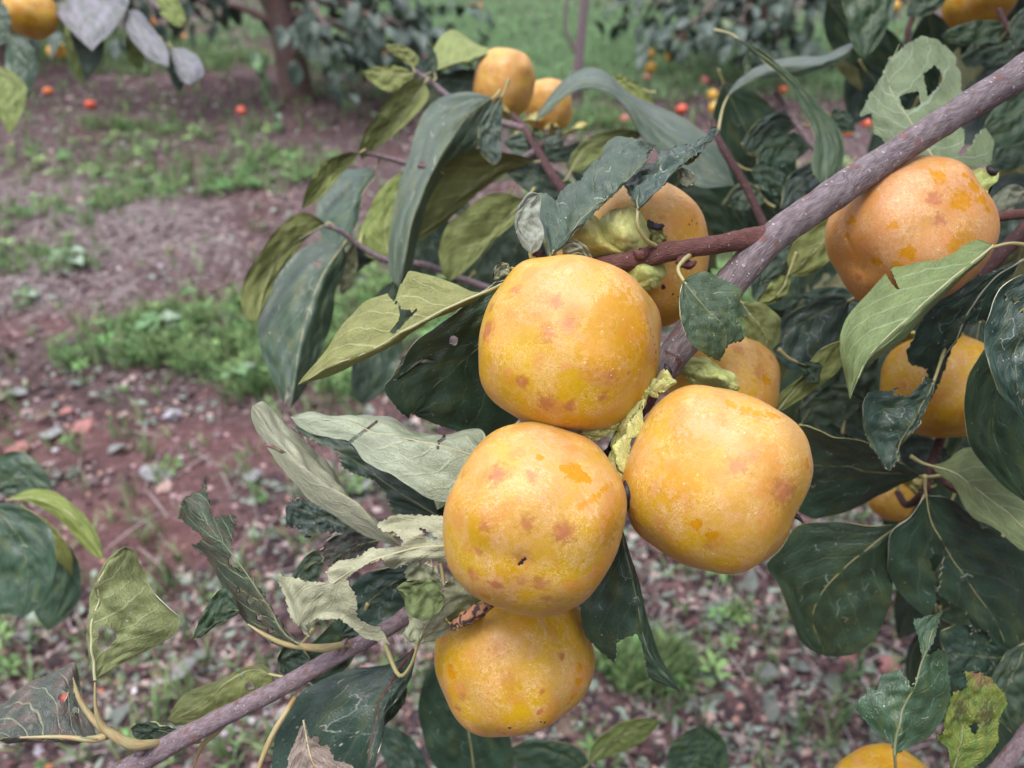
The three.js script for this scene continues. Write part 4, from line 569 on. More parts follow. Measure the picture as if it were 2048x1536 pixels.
yellowStalk([[470, 1425, 0.357], [430, 1465, 0.362], [405, 1490, 0.364], [385, 1540, 0.368]], [4, 8, 5, 2]);
leaf(B2, { m: [[190, 1360], [187, 1300], [187, 1240], [202, 1170], [221, 1120], [250, 1093]], a: [[184, 1310], [183, 1240], [198, 1172], [222, 1112]], b: [[253, 1322], [316, 1288], [350, 1266], [355, 1244], [332, 1205], [297, 1167], [282, 1139], [272, 1104]], d: 0.338, dt: 0.012, da: 0.02, db: 0.012, face: 'u', ui: 0, tint: [0.86, 0.92, 0.86], jag: 1.8, pet: null, holes: [[[196, 1255], [212, 1250], [234, 1262], [232, 1280], [205, 1308], [196, 1300]], [255, 1240, 4], [262, 1225, 4]], rib: 1.4, wave: 0.0026 });
leaf(B2, { m: [[196, 1478], [95, 1474], [0, 1474], [-60, 1480]], a: [[180, 1440], [160, 1370], [148, 1325], [110, 1340], [63, 1366], [16, 1407], [-30, 1440]], b: [[150, 1486], [95, 1482], [0, 1482]], d: 0.340, dt: -0.006, da: 0.03, db: 0.004, face: 't', mats: [MAT.grey, MAT.unders[0], MAT.bite], jag: 3, pet: null, holes: [[124, 1392, 11], [142, 1380, 8], [60, 1455, 6], [150, 1420, 7]] });
leaf(B2, { m: [[598, 1288], [569, 1268], [537, 1212], [490, 1142], [440, 1080], [400, 1030], [368, 997]], a: [[560, 1292], [500, 1255], [455, 1190], [415, 1118], [378, 1085], [352, 1035]], b: [[588, 1258], [545, 1190], [500, 1110], [480, 1040], [440, 1000], [412, 960]], d: 0.345, dt: 0.012, da: 0.024, db: 0.03, face: 't', mats: [MAT.grey, MAT.unders[0], MAT.bite], tint: [1.02, 1.26, 1.02], jag: 4, pet: null,
  keep: [[600, 1292], [572, 1262], [538, 1210], [500, 1150], [456, 1130], [464, 1085], [470, 1030], [422, 1034], [418, 1000], [412, 962], [398, 985], [368, 994], [357, 1035], [392, 1060], [407, 1080], [381, 1094], [416, 1112], [412, 1146], [440, 1180], [470, 1222], [500, 1255], [560, 1296]], holes: [[520, 1235, 7], [500, 1200, 8], [540, 1262, 6], [480, 1180, 5], [560, 1280, 5]] });
leaf(B2, { m: [[478, 1222], [455, 1218], [420, 1250], [384, 1279]], a: [[468, 1195], [445, 1176], [412, 1215], [392, 1255]], b: [[470, 1232], [440, 1245], [405, 1272]], d: 0.362, face: 't', top: 1, jag: 2, pet: null, rib: 0.6 });
leaf(B2, { m: [[545, 1350], [503, 1338], [440, 1378], [390, 1418], [335, 1440]], a: [[525, 1330], [470, 1345], [424, 1366], [364, 1395]], b: [[550, 1375], [510, 1402], [475, 1416], [411, 1444], [350, 1449]], d: 0.385, dt: 0.01, da: 0.012, db: 0.0, face: 'u', ui: 0, tint: [0.91, 0.96, 0.77], jag: 2, holes: [[500, 1372, 9], [485, 1350, 6]] });
leaf(B2, { m: [[368, 1474], [320, 1462], [262, 1458]], a: [[340, 1452], [295, 1444], [270, 1448]], b: [[340, 1484], [295, 1482], [268, 1472]], d: 0.375, face: 't', top: 0 });
// grey-green cut leaf and the long pointed one
leaf(B2, { m: [[985, 925], [930, 905], [860, 890], [788, 873], [690, 850], [582, 834]], a: [[960, 860], [905, 868], [859, 868], [820, 857], [766, 837], [695, 829], [623, 827]], b: [[975, 975], [930, 1000], [885, 1000], [824, 982], [784, 956], [730, 913], [702, 888], [641, 877], [602, 856]], d: 0.352, dt: 0.010, da: 0.03, db: -0.006, dm: -0.006, face: 'u', ui: 1, tint: [0.96, 1.04, 1.02], jag: 0.8, wave: 0.0022, pet: [[1010, 950, 0.375], [1060, 1050, 0.398]], holes: [[[752, 842], [760, 842], [727, 868], [698, 890], [694, 884], [724, 862]], [[890, 862], [892, 880], [880, 886], [878, 900], [872, 900], [874, 884], [884, 876]]] });
leaf(B2, { m: [[802, 1092], [709, 1012], [623, 945], [545, 868], [505, 812]], a: [[770, 1062], [702, 1000], [664, 938], [628, 896], [587, 868], [552, 832], [527, 803]], b: [[760, 1082], [695, 1050], [645, 1017], [602, 982], [562, 935], [536, 896], [514, 862], [503, 832]], d: 0.352, dt: 0.004, da: 0.028, db: 0.004, dm: -0.01, face: 'u', ui: 1, tint: [0.98, 0.98, 0.95], jag: 1, rib: 0.9, pet: [[830, 1115, 0.36], [862, 1180, 0.383]], holes: [[[530, 884], [545, 888], [575, 905], [566, 908], [545, 897], [530, 892]]] });
// leaf eaten down to strips along its rib
leaf(B2, { m: [[930, 1088], [895, 1092], [838, 1095], [784, 1109], [731, 1127], [681, 1156], [645, 1184], [616, 1212], [598, 1252]], a: [[900, 1020], [842, 1020], [780, 1020], [730, 1050], [670, 1095], [600, 1130], [545, 1140], [560, 1200]], b: [[920, 1140], [850, 1160], [790, 1170], [760, 1230], [785, 1300], [720, 1290], [660, 1260], [620, 1290]], d: 0.335, dt: 0.0, da: 0.016, db: 0.008, dm: -0.006, face: 'u', ui: 1, tint: [1.04, 1.01, 0.92], jag: 2.4, wave: 0.003, nu: 120, nv: 80, pet: [[960, 1080, 0.345], [1010, 1085, 0.385]], rib: 1.3,
  keep: [[930, 1030], [892, 1034], [842, 1030], [792, 1030], [752, 1047], [766, 1066], [788, 1064], [806, 1082], [802, 1092], [770, 1098], [745, 1095], [709, 1117], [677, 1122], [652, 1145], [659, 1167], [605, 1160], [551, 1146], [570, 1192], [585, 1245], [600, 1258], [622, 1276], [611, 1250], [630, 1238], [681, 1239], [731, 1277], [780, 1287], [757, 1252], [735, 1248], [716, 1234], [713, 1192], [693, 1156], [727, 1132], [752, 1122], [764, 1116], [772, 1134], [792, 1139], [812, 1126], [850, 1120], [906, 1130], [950, 1110]], holes: [[[836, 1054], [848, 1070], [870, 1082], [876, 1078], [856, 1062]], [640, 1248, 4]] });
leaf(B2, { m: [[834, 1292], [850, 1250], [862, 1210], [868, 1165], [860, 1110]], a: [[800, 1275], [795, 1230], [790, 1180], [800, 1130], [830, 1105]], b: [[880, 1280], [930, 1242], [985, 1195], [960, 1150], [900, 1120]], d: 0.338, dt: -0.006, da: 0.006, db: 0.014, face: 'u', ui: 1, tint: [0.99, 1.01, 0.87], jag: 2.4, wave: 0.0032, nu: 90, nv: 60, pet: [[822, 1330, 0.345], [800, 1352, 0.352], [770, 1290, 0.368]], rib: 0.8,
  keep: [[834, 1300], [802, 1272], [820, 1249], [812, 1215], [822, 1200], [809, 1195], [815, 1165], [809, 1142], [824, 1120], [850, 1128], [874, 1134], [881, 1163], [886, 1190], [892, 1160], [906, 1156], [928, 1167], [950, 1175], [975, 1195], [928, 1240], [892, 1268], [856, 1288]] });
leaf(B2, { m: [[888, 1196], [855, 1190], [820, 1180], [793, 1177]], a: [[875, 1165], [845, 1160], [813, 1163]], b: [[885, 1215], [850, 1240], [818, 1225], [805, 1196]], d: 0.326, dt: -0.003, face: 'u', ui: 0, tint: [0.81, 0.96, 0.87], pet: null, rib: 0, jag: 1, nu: 24, nv: 16 });
leaf(B2, { m: [[828, 1298], [790, 1350], [762, 1400], [745, 1460], [738, 1560]], a: [[780, 1330], [690, 1342], [610, 1380], [566, 1435], [546, 1500], [560, 1600], [640, 1640]], b: [[826, 1340], [800, 1392], [772, 1430], [760, 1500]], d: 0.385, dt: -0.03, da: 0.012, face: 't', top: 2, rib: 1.8, ribMat: MAT.barkRed, holes: [[700, 1400, 3]], jag: 1 });
leaf(B2, { m: [[607, 1440], [615, 1490], [640, 1560], [660, 1620]], a: [[590, 1485], [570, 1540], [590, 1600]], b: [[628, 1465], [650, 1490], [700, 1530], [730, 1590]], d: 0.336, dt: -0.008, da: 0.008, db: 0.008, face: 'u', mats: [MAT.dry, MAT.dry, MAT.bite], jag: 3, pet: null, keep: [[607, 1440], [596, 1475], [580, 1502], [572, 1540], [580, 1660], [740, 1660], [720, 1540], [700, 1528], [668, 1520], [655, 1488], [640, 1492], [632, 1470], [618, 1478]] });
// darker leaves behind
leaf(B2, { m: [[880, 1035], [800, 985], [720, 930], [640, 885], [580, 850]], a: [[850, 960], [780, 910], [700, 870], [630, 850]], b: [[850, 1040], [790, 1032], [740, 990], [690, 950], [640, 905]], d: 0.40, dt: 0.02, face: 't', top: 0, jag: 5, keep: [[900, 1040], [790, 1032], [772, 990], [742, 958], [700, 945], [682, 928], [676, 902], [640, 888], [590, 862], [600, 835], [780, 900], [900, 960]] });
leaf(B2, { m: [[720, 1062], [680, 1050], [630, 1030], [570, 1010]], a: [[700, 1030], [650, 1000], [590, 985]], b: [[690, 1085], [630, 1078], [580, 1065]], d: 0.42, face: 't', top: 2, jag: 6, keep: [[730, 1060], [690, 1035], [640, 1008], [592, 998], [566, 1018], [563, 1058], [596, 1052], [612, 1076], [640, 1062], [680, 1068]] });
leaf(B2, { m: [[760, 1080], [720, 1090], [680, 1110], [640, 1150]], a: [[720, 1060], [670, 1070], [640, 1100]], b: [[740, 1110], [700, 1140], [660, 1160]], d: 0.40, face: 't', mats: [MAT.grey, MAT.unders[0], MAT.bite], jag: 5, keep: [[770, 1080], [700, 1060], [650, 1075], [642, 1100], [655, 1135], [690, 1120], [720, 1140], [760, 1110]] });
leaf(B2, { m: [[850, 1130], [780, 1170], [720, 1220], [680, 1270]], a: [[790, 1130], [720, 1155], [685, 1210]], b: [[840, 1180], [780, 1235], [720, 1270]], d: 0.40, dt: 0.01, face: 't', top: 2 });
leaf(B2, { m: [[720, 1240], [690, 1290], [650, 1330], [600, 1350]], a: [[690, 1230], [630, 1280], [595, 1320]], b: [[720, 1290], [690, 1340], [640, 1370]], d: 0.41, dt: 0.02, face: 't', top: 0 });
leaf(B2, { m: [[650, 1120], [620, 1130], [600, 1170], [590, 1230]], a: [[630, 1100], [590, 1140], [575, 1190]], b: [[640, 1150], [620, 1190], [605, 1230]], d: 0.43, face: 't', top: 1 });
leaf(B2, { m: [[600, 1290], [570, 1320], [590, 1370]], a: [[570, 1290], [555, 1330]], b: [[620, 1320], [610, 1360]], d: 0.42, face: 't', top: 1 });
leaf(B2, { m: [[800, 1360], [780, 1410], [770, 1450]], a: [[780, 1360], [760, 1400]], b: [[815, 1380], [800, 1420]], d: 0.40, face: 't', top: 1 });
leaf(B2, { m: [[960, 1000], [930, 1030], [890, 1050], [850, 1050]], a: [[930, 990], [890, 1010], [860, 1030]], b: [[950, 1040], [920, 1070], [880, 1070]], d: 0.41, face: 't', top: 0 });
// ---------------------------------------------------------------- branch hanging behind, left of the cluster
const B3 = branch('persimmon_branch', 'slender branch behind the cluster with olive and blue green drooping leaves');
twig(B3, 'stem', [[1400, 640, 0.60], [1250, 520, 0.60], [1120, 372, 0.60], [1075, 300, 0.63], [1050, 258, 0.66], [1025, 230, 0.69]], [14, 12, 9, 9, 8, 6], MAT.barkDark, { seg: 90, bump: 0.12 });
twig(B3, 'side_twig', [[1200, 620, 0.60], [1060, 600, 0.595], [930, 560, 0.59], [850, 530, 0.585], [775, 520, 0.58], [720, 492, 0.575], [680, 462, 0.565], [650, 450, 0.56]], [10, 9, 8, 7, 7, 7, 6, 5], MAT.barkMauve, { seg: 70 });
twig(B3, 'side_twig', [[1075, 300, 0.63], [1000, 340, 0.64], [900, 340, 0.645], [820, 328, 0.64], [760, 312, 0.635], [722, 304, 0.63]], [7, 7, 6, 6, 5, 4], MAT.barkMauve, { seg: 60 });
twig(B3, 'side_twig', [[1050, 258, 0.66], [960, 230, 0.67], [900, 195, 0.675], [862, 165, 0.675], [830, 142, 0.675]], [7, 6, 6, 6, 4], MAT.barkMauve, { seg: 50 });
twig(B3, 'side_twig', [[1075, 300, 0.63], [1090, 280, 0.68], [1095, 262, 0.75]], [7, 6, 5], MAT.barkDark);
leaf(B3, { m: [[985, 196], [945, 222], [907, 270], [864, 343], [825, 441], [798, 575]], a: [[940, 183], [880, 195], [842, 235], [818, 310], [795, 390], [778, 480], [780, 550]], b: [[975, 240], [955, 292], [905, 330], [858, 400], [836, 470], [822, 540]], d: 0.60, dt: -0.09, da: 0.02, db: 0.03, dm: -0.02, face: 't', top: 1, tint: [1.24, 1.11, 1.07], jag: 1.5, holes: [[844, 331, 9], [[962, 300], [930, 306], [905, 318], [890, 330], [880, 345], [905, 352], [970, 320]]] });
leaf(B3, { m: [[1005, 190], [985, 230], [968, 275], [985, 330]], a: [[985, 205], [960, 250], [960, 300]], b: [[1004, 220], [1002, 280], [1000, 320]], d: 0.57, face: 't', top: 2, tint: [1.19, 1.12, 1.12] });
leaf(B3, { m: [[1071, 323], [1020, 325], [950, 368], [880, 432], [825, 478]], a: [[1030, 308], [977, 300], [910, 300], [870, 330], [842, 400], [822, 460]], b: [[1030, 338], [960, 382], [890, 445], [840, 478]], d: 0.615, dt: -0.01, da: -0.02, db: 0.01, face: 'u', ui: 0, tint: [0.91, 0.98, 0.75] });
leaf(B3, { m: [[1050, 400], [1010, 440], [960, 492], [925, 535], [898, 563]], a: [[1010, 386], [970, 392], [925, 425], [890, 458], [876, 505], [884, 545]], b: [[1038, 435], [980, 486], [940, 532], [912, 556]], d: 0.56, dt: -0.02, da: -0.015, face: 'u', ui: 0, tint: [0.9, 0.98, 0.76] });
leaf(B3, { m: [[782, 523], [770, 470], [782, 410], [812, 338]], a: [[735, 512], [718, 480], [735, 425], [768, 370]], b: [[805, 490], [822, 430], [822, 370]], d: 0.60, face: 'u', ui: 0, tint: [0.91, 1.07, 0.66] });
leaf(B3, { m: [[850, 166], [825, 200], [785, 250], [750, 290], [723, 319]], a: [[825, 158], [795, 178], [758, 218], [730, 265], [718, 300]], b: [[858, 192], [838, 222], [806, 253], [762, 292]], d: 0.66, dt: -0.03, da: -0.02, face: 'u', ui: 0, tint: [0.94, 1, 0.78], holes: [[760, 222, 4]] });
leaf(B3, { m: [[830, 146], [795, 150], [760, 150], [724, 143]], a: [[800, 133], [765, 132], [740, 136]], b: [[815, 172], [782, 184], [760, 178], [738, 160]], d: 0.675, face: 'u', ui: 0, tint: [0.93, 0.99, 0.71] });
leaf(B3, { m: [[828, 140], [818, 120], [798, 104], [770, 89]], a: [[822, 134], [800, 118], [780, 104]], b: [[838, 118], [822, 100], [792, 88]], d: 0.675, face: 'u', ui: 0, tint: [0.94, 0.99, 0.74] });
leaf(B3, { m: [[868, 142], [900, 128], [945, 118], [994, 102]], a: [[862, 105], [892, 66], [905, 58], [935, 74], [965, 92]], b: [[890, 138], [930, 124], [965, 116]], d: 0.70, da: 0.03, face: 'u', ui: 0, tint: [0.91, 1.03, 0.7] });
leaf(B3, { m: [[862, 160], [895, 160], [930, 155], [962, 150]], a: [[880, 148], [920, 140], [950, 140]], b: [[885, 185], [920, 192], [950, 178]], d: 0.72, face: 't', top: 0, tint: [1.11, 1.15, 1.15] });
leaf(B3, { m: [[870, 150], [866, 120], [858, 96], [852, 84]], a: [[862, 142], [856, 112]], b: [[876, 130], [870, 104]], d: 0.68, face: 't', top: 1, tint: [1.14, 1.1, 1.18] });
leaf(B3, { m: [[722, 304], [690, 322], [650, 360], [604, 418]], a: [[700, 305], [665, 315], [632, 342], [610, 385]], b: [[690, 340], [662, 372], [634, 402]], d: 0.62, dt: -0.02, da: -0.01, face: 'u', ui: 0, tint: [0.93, 1.01, 0.71] });
leaf(B3, { m: [[750, 336], [735, 355], [704, 412], [690, 455], [678, 500]], a: [[712, 336], [672, 342], [645, 384], [634, 430], [650, 480]], b: [[748, 355], [728, 385], [712, 445], [700, 485]], d: 0.64, dt: -0.06, da: 0.02, face: 't', top: 0, tint: [1.12, 1.18, 1.12] });
leaf(B3, { m: [[652, 449], [612, 470], [565, 505], [530, 570], [513, 645]], a: [[630, 432], [600, 426], [560, 455], [520, 505], [492, 552], [482, 600], [490, 635]], b: [[625, 466], [590, 505], [552, 560], [530, 612]], d: 0.56, dt: -0.02, da: -0.012, db: 0.004, face: 'u', ui: 0, tint: [0.93, 0.98, 0.73], rib: 1.2 });
leaf(B3, { m: [[688, 489], [655, 535], [628, 590], [610, 650], [598, 705], [580, 818]], a: [[655, 482], [612, 492], [567, 536], [532, 597], [517, 645], [523, 700], [542, 752], [562, 798]], b: [[692, 520], [684, 555], [670, 585], [667, 620], [648, 690], [610, 775]], d: 0.575, dt: -0.075, da: 0.025, db: 0.02, face: 't', top: 0, tint: [1.21, 1.13, 1.08], holes: [[637, 529, 9], [[568, 830], [572, 790], [577, 770], [582, 790], [578, 830]]], jag: 1.2, ribMat: MAT.petiole });
leaf(B3, { m: [[790, 560], [770, 620], [745, 710], [724, 808]], a: [[760, 580], [720, 660], [702, 745], [708, 790]], b: [[810, 600], [805, 680], [785, 750], [750, 795]], d: 0.62, face: 't', top: 0, tint: [1.13, 1.16, 1.13] });
leaf(B3, { m: [[712, 492], [690, 540], [684, 590]], a: [[690, 510], [676, 560]], b: [[715, 530], [704, 570]], d: 0.60, face: 'u', tint: [0.93, 0.96, 0.75] });
leaf(B3, { m: [[775, 522], [735, 500], [700, 520], [690, 560]], a: [[740, 488], [700, 495], [682, 530]], b: [[750, 520], [720, 540], [700, 560]], d: 0.62, face: 't', top: 2 });
// arching blue leaf and its neighbours
leaf(B3, { m: [[1070, 242], [1100, 212], [1150, 172], [1205, 168], [1260, 205], [1310, 250], [1380, 300], [1470, 372]], a: [[1078, 218], [1117, 175], [1152, 148], [1187, 137], [1217, 148], [1264, 186], [1322, 217], [1385, 252], [1440, 300]], b: [[1098, 226], [1130, 196], [1168, 178], [1211, 182], [1248, 215], [1275, 260], [1330, 320], [1400, 375]], d: 0.60, dt: -0.03, da: 0.045, db: -0.012, dm: 0.01, face: 't', top: 1, tint: [1.17, 1.13, 1.13], rib: 1.3, pet: [[1066, 262, 0.63], [1064, 280, 0.65]] });
leaf(B3, { m: [[1140, 345], [1170, 300], [1220, 278], [1290, 266]], a: [[1140, 315], [1180, 275], [1240, 258]], b: [[1165, 340], [1200, 315], [1250, 292]], d: 0.62, face: 'u', ui: 0, tint: [0.9, 0.98, 0.76] });
leaf(B3, { m: [[1180, 300], [1130, 295], [1070, 290], [1005, 285]], a: [[1160, 262], [1100, 255], [1040, 262]], b: [[1150, 325], [1080, 325], [1030, 312]], d: 0.65, face: 't', top: 0, tint: [1.13, 1.13, 1.16], jag: 2, keep: [[1185, 288], [1150, 286], [1130, 292], [1124, 262], [1114, 262], [1108, 272], [1096, 272], [1088, 292], [1070, 272], [1040, 264], [1005, 282], [1030, 312], [1080, 326], [1150, 326]] });
leaf(B3, { m: [[1150, 372], [1110, 368], [1060, 350], [1008, 330]], a: [[1120, 345], [1070, 325], [1030, 318]], b: [[1130, 400], [1080, 394], [1040, 372], [1015, 348]], d: 0.64, face: 't', top: 0, tint: [1.13, 1.13, 1.16] });
leaf(B3, { m: [[1290, 180], [1255, 165], [1215, 160]], a: [[1270, 165], [1240, 150]], b: [[1310, 210], [1250, 190]], d: 0.7, face: 'u', ui: 0, tint: [0.94, 1.04, 0.66] });
leaf(B3, { m: [[1060, 285], [1050, 270], [1082, 262], [1100, 275]], a: [[1050, 280], [1066, 258]], b: [[1075, 290], [1092, 280]], d: 0.67, face: 't', top: 1, tint: [1.23, 1.3, 0.9] });
// darker leaves deep in this branch
[[[1000, 470], [960, 520], [930, 590], [950, 640], 1], [[1080, 430], [1040, 480], [1010, 540], [985, 600], 0], [[870, 380], [850, 440], [845, 520], [850, 580], 2], [[930, 560], [880, 590], [830, 600], [790, 640], 0], [[1010, 400], [980, 440], [930, 470], [900, 510], 2], [[1080, 470], [1060, 520], [1040, 580], [1030, 640], 1], [[1320, 420], [1350, 400], [1420, 420], [1470, 470], 0], [[1440, 420], [1470, 380], [1500, 430], [1520, 500], 2], [[1130, 330], [1170, 350], [1220, 340], [1270, 300], 2], [[950, 420], [900, 400], [860, 380], [830, 420], 1]].forEach(([p, q, r, s, k], i) => {
  const nx = -(s[1] - p[1]), ny = s[0] - p[0], l = Math.hypot(nx, ny), w = 0.24 * l, e = (c, f) => [c[0] + nx / l * w * f, c[1] + ny / l * w * f];
  leaf(B3, { m: [p, q, r, s], a: [e(q, 1), e(r, 0.9)], b: [e(q, -1), e(r, -0.9)], d: 0.66 + 0.02 * (i % 3), dt: 0.02, face: 't', top: k, nu: 24, nv: 10 });
});

// ---------------------------------------------------------------- leafy shoots to the right
const B4 = branch('persimmon_branch', 'leafy shoots at the right with a pale green leaf lying across a pink persimmon');
twig(B4, 'stem', [[2300, 440, 0.42], [2150, 430, 0.41], [2048, 428, 0.405], [1975, 437, 0.40]], [13, 12, 11, 10], MAT.barkRed);
twig(B4, 'side_twig', [[2250, 330, 0.45], [2120, 400, 0.44], [2048, 462, 0.44], [1990, 520, 0.44], [1950, 575, 0.445], [1900, 680, 0.46]], [18, 17, 16, 15, 14, 12], MAT.barkDark);
twig(B4, 'side_twig', [[2260, 500, 0.38], [2130, 492, 0.37], [2060, 492, 0.366]], [9, 8, 7], MAT.barkMauve);
twig(B4, 'side_twig', [[1900, 680, 0.46], [1890, 800, 0.48], [1880, 880, 0.49], [1862, 930, 0.48], [1850, 985, 0.46]], [11, 10, 9, 9, 8], MAT.barkDark);
twig(B4, 'side_twig', [[1850, 985, 0.46], [1815, 1010, 0.5], [1795, 985, 0.55]], [8, 7, 6], MAT.barkDark);
twig(B4, 'side_twig', [[1862, 930, 0.48], [1900, 970, 0.46], [1960, 1000, 0.45], [2080, 1010, 0.44], [2200, 960, 0.44]], [8, 8, 9, 10, 11], MAT.barkDark);
leaf(B4, { m: [[1987, 491], [1962, 512], [1917, 546], [1843, 611], [1785, 663], [1735, 715], [1700, 797]], a: [[1946, 476], [1905, 469], [1858, 485], [1814, 517], [1775, 543], [1729, 593], [1697, 631], [1681, 672], [1682, 716], [1691, 760]], b: [[1964, 520], [1928, 550], [1887, 592], [1858, 620], [1814, 672], [1770, 706], [1728, 732], [1708, 760]], d: 0.352, dt: -0.01, da: 0.022, db: 0.008, dm: -0.006, face: 'u', ui: 0, tint: [0.78, 0.97, 0.89], jag: 1, wave: 0.0014, pet: [[2020, 487, 0.357], [2060, 492, 0.366]], rib: 1.1, holes: [[[1768, 542], [1783, 540], [1790, 558], [1799, 580], [1796, 582], [1782, 566]]] });
leaf(B4, { m: [[2045, 520], [1990, 556], [1940, 624], [1905, 688], [1873, 748], [1862, 800]], a: [[2000, 535], [1930, 565], [1858, 612], [1825, 670], [1808, 705], [1815, 735], [1850, 760]], b: [[2020, 560], [1992, 605], [1975, 640], [1940, 660], [1910, 710], [1885, 760]], d: 0.37, dt: 0.035, da: 0.0, db: 0.006, face: 't', top: 2, jag: 2.4, pet: [[2060, 512, 0.37], [2080, 495, 0.368]], ribMat: MAT.bite,
  keep: [[2040, 516], [1990, 540], [1930, 565], [1858, 612], [1832, 660], [1826, 680], [1812, 702], [1818, 728], [1852, 738], [1858, 748], [1850, 770], [1862, 800], [1876, 770], [1905, 695], [1936, 645], [1975, 640], [1988, 614], [1998, 572], [2030, 545]] });
leaf(B4, { m: [[1868, 762], [1850, 800], [1820, 850], [1796, 900], [1778, 942]], a: [[1845, 752], [1810, 770], [1770, 780], [1728, 790], [1722, 830], [1730, 870], [1750, 915]], b: [[1866, 790], [1845, 840], [1825, 880], [1805, 920]], d: 0.375, dt: 0.0, face: 't', top: 2, tint: [1.14, 1.14, 1.14], jag: 2.2, pet: [[1874, 745, 0.378], [1885, 710, 0.385], [1900, 690, 0.44]],
  keep: [[1870, 760], [1851, 750], [1840, 770], [1818, 792], [1800, 790], [1784, 789], [1808, 760], [1795, 768], [1780, 782], [1738, 781], [1723, 811], [1727, 859], [1741, 891], [1777, 944], [1800, 915], [1790, 890], [1803, 874], [1834, 860], [1850, 820], [1868, 785]] });
leaf(B4, { m: [[2110, 520], [2070, 590], [2040, 680], [2030, 760], [2055, 850]], a: [[2050, 545], [1998, 575], [1976, 630], [1972, 700], [1980, 748], [2005, 795]], b: [[2130, 600], [2120, 700], [2100, 800]], d: 0.325, dt: 0.008, face: 't', top: 2, tint: [1.11, 1.11, 1.2], pet: [[2115, 505, 0.345], [2120, 492, 0.37]], jag: 2, holes: [[2030, 600, 7], [2010, 595, 5], [2042, 620, 6]] });
leaf(B4, { m: [[2120, 560], [2040, 690], [1990, 820], [1998, 900], [2060, 1010]], a: [[2010, 650], [1960, 710], [1932, 760], [1926, 818], [1940, 884], [1965, 925], [2005, 970]], b: [[2120, 700], [2100, 820], [2090, 930]], d: 0.352, dt: 0.035, da: 0.0, face: 't', top: 0, tint: [0.99, 1.03, 0.87], pet: [[2130, 520, 0.36], [2140, 495, 0.37]], rib: 0.7 });
leaf(B4, { m: [[1861, 931], [1905, 945], [1960, 985], [2020, 1030], [2100, 1100]], a: [[1896, 920], [1928, 897], [1970, 905], [2040, 960], [2100, 1040]], b: [[1885, 955], [1907, 972], [1939, 1027], [1982, 1053], [2048, 1100]], d: 0.41, dt: -0.02, da: 0.02, face: 'u', ui: 0, tint: [0.79, 0.92, 0.94], wave: 0.001 });
leaf(B4, { m: [[1843, 952], [1768, 944], [1687, 934], [1615, 926], [1560, 910]], a: [[1800, 925], [1735, 886], [1671, 876], [1610, 848], [1570, 860]], b: [[1797, 970], [1741, 1002], [1687, 1024], [1618, 1032], [1570, 990]], d: 0.43, dt: 0.0, da: -0.02, db: 0.022, face: 't', top: 1, rib: 1.2 });
leaf(B4, { m: [[1800, 1047], [1765, 1075], [1724, 1104], [1652, 1172], [1625, 1230], [1650, 1312]], a: [[1743, 1052], [1667, 1044], [1595, 1052], [1558, 1103], [1533, 1130], [1558, 1172], [1583, 1236], [1606, 1288]], b: [[1790, 1085], [1784, 1141], [1782, 1196], [1766, 1252], [1736, 1288], [1695, 1310]], d: 0.425, dt: 0.035, da: 0.0, db: 0.0, face: 't', top: 1, tint: [0.87, 0.91, 0.87], pet: [[1830, 1030, 0.44], [1850, 990, 0.46]], ribMat: MAT.petiole });
leaf(B4, { m: [[1852, 990], [1858, 1034], [1896, 1103], [1953, 1187], [1991, 1242], [2030, 1340]], a: [[1820, 1035], [1782, 1064], [1776, 1130], [1797, 1180], [1850, 1232], [1934, 1268], [1990, 1310]], b: [[1896, 996], [1964, 1049], [1995, 1068], [2055, 1105], [2080, 1200], [2060, 1300]], d: 0.415, dt: 0.04, da: 0.0, db: 0.004, face: 't', top: 0, tint: [0.91, 0.95, 0.95], jag: 3, ribMat: MAT.petiole, holes: [[[1868, 1150], [1860, 1120], [1870, 1105], [1890, 1112], [1882, 1140], [1878, 1190], [1900, 1205], [1930, 1220], [1945, 1262], [1930, 1290], [1890, 1280], [1860, 1240], [1872, 1200]], [1965, 1050, 6], [[1950, 1260], [1975, 1262], [1985, 1300], [1970, 1300]]] });
leaf(B4, { m: [[2030, 1315], [1987, 1316], [1940, 1310], [1890, 1308]], a: [[2000, 1270], [1930, 1250], [1880, 1262]], b: [[2010, 1370], [1950, 1385], [1900, 1360]], d: 0.45, face: 't', top: 2, tint: [0.91, 0.99, 0.99] });
leaf(B4, { m: [[2060, 1280], [2030, 1340], [2010, 1400], [2030, 1470]], a: [[2010, 1310], [1980, 1370], [1990, 1430]], b: [[2080, 1350], [2070, 1420], [2050, 1460]], d: 0.44, face: 't', top: 0 });
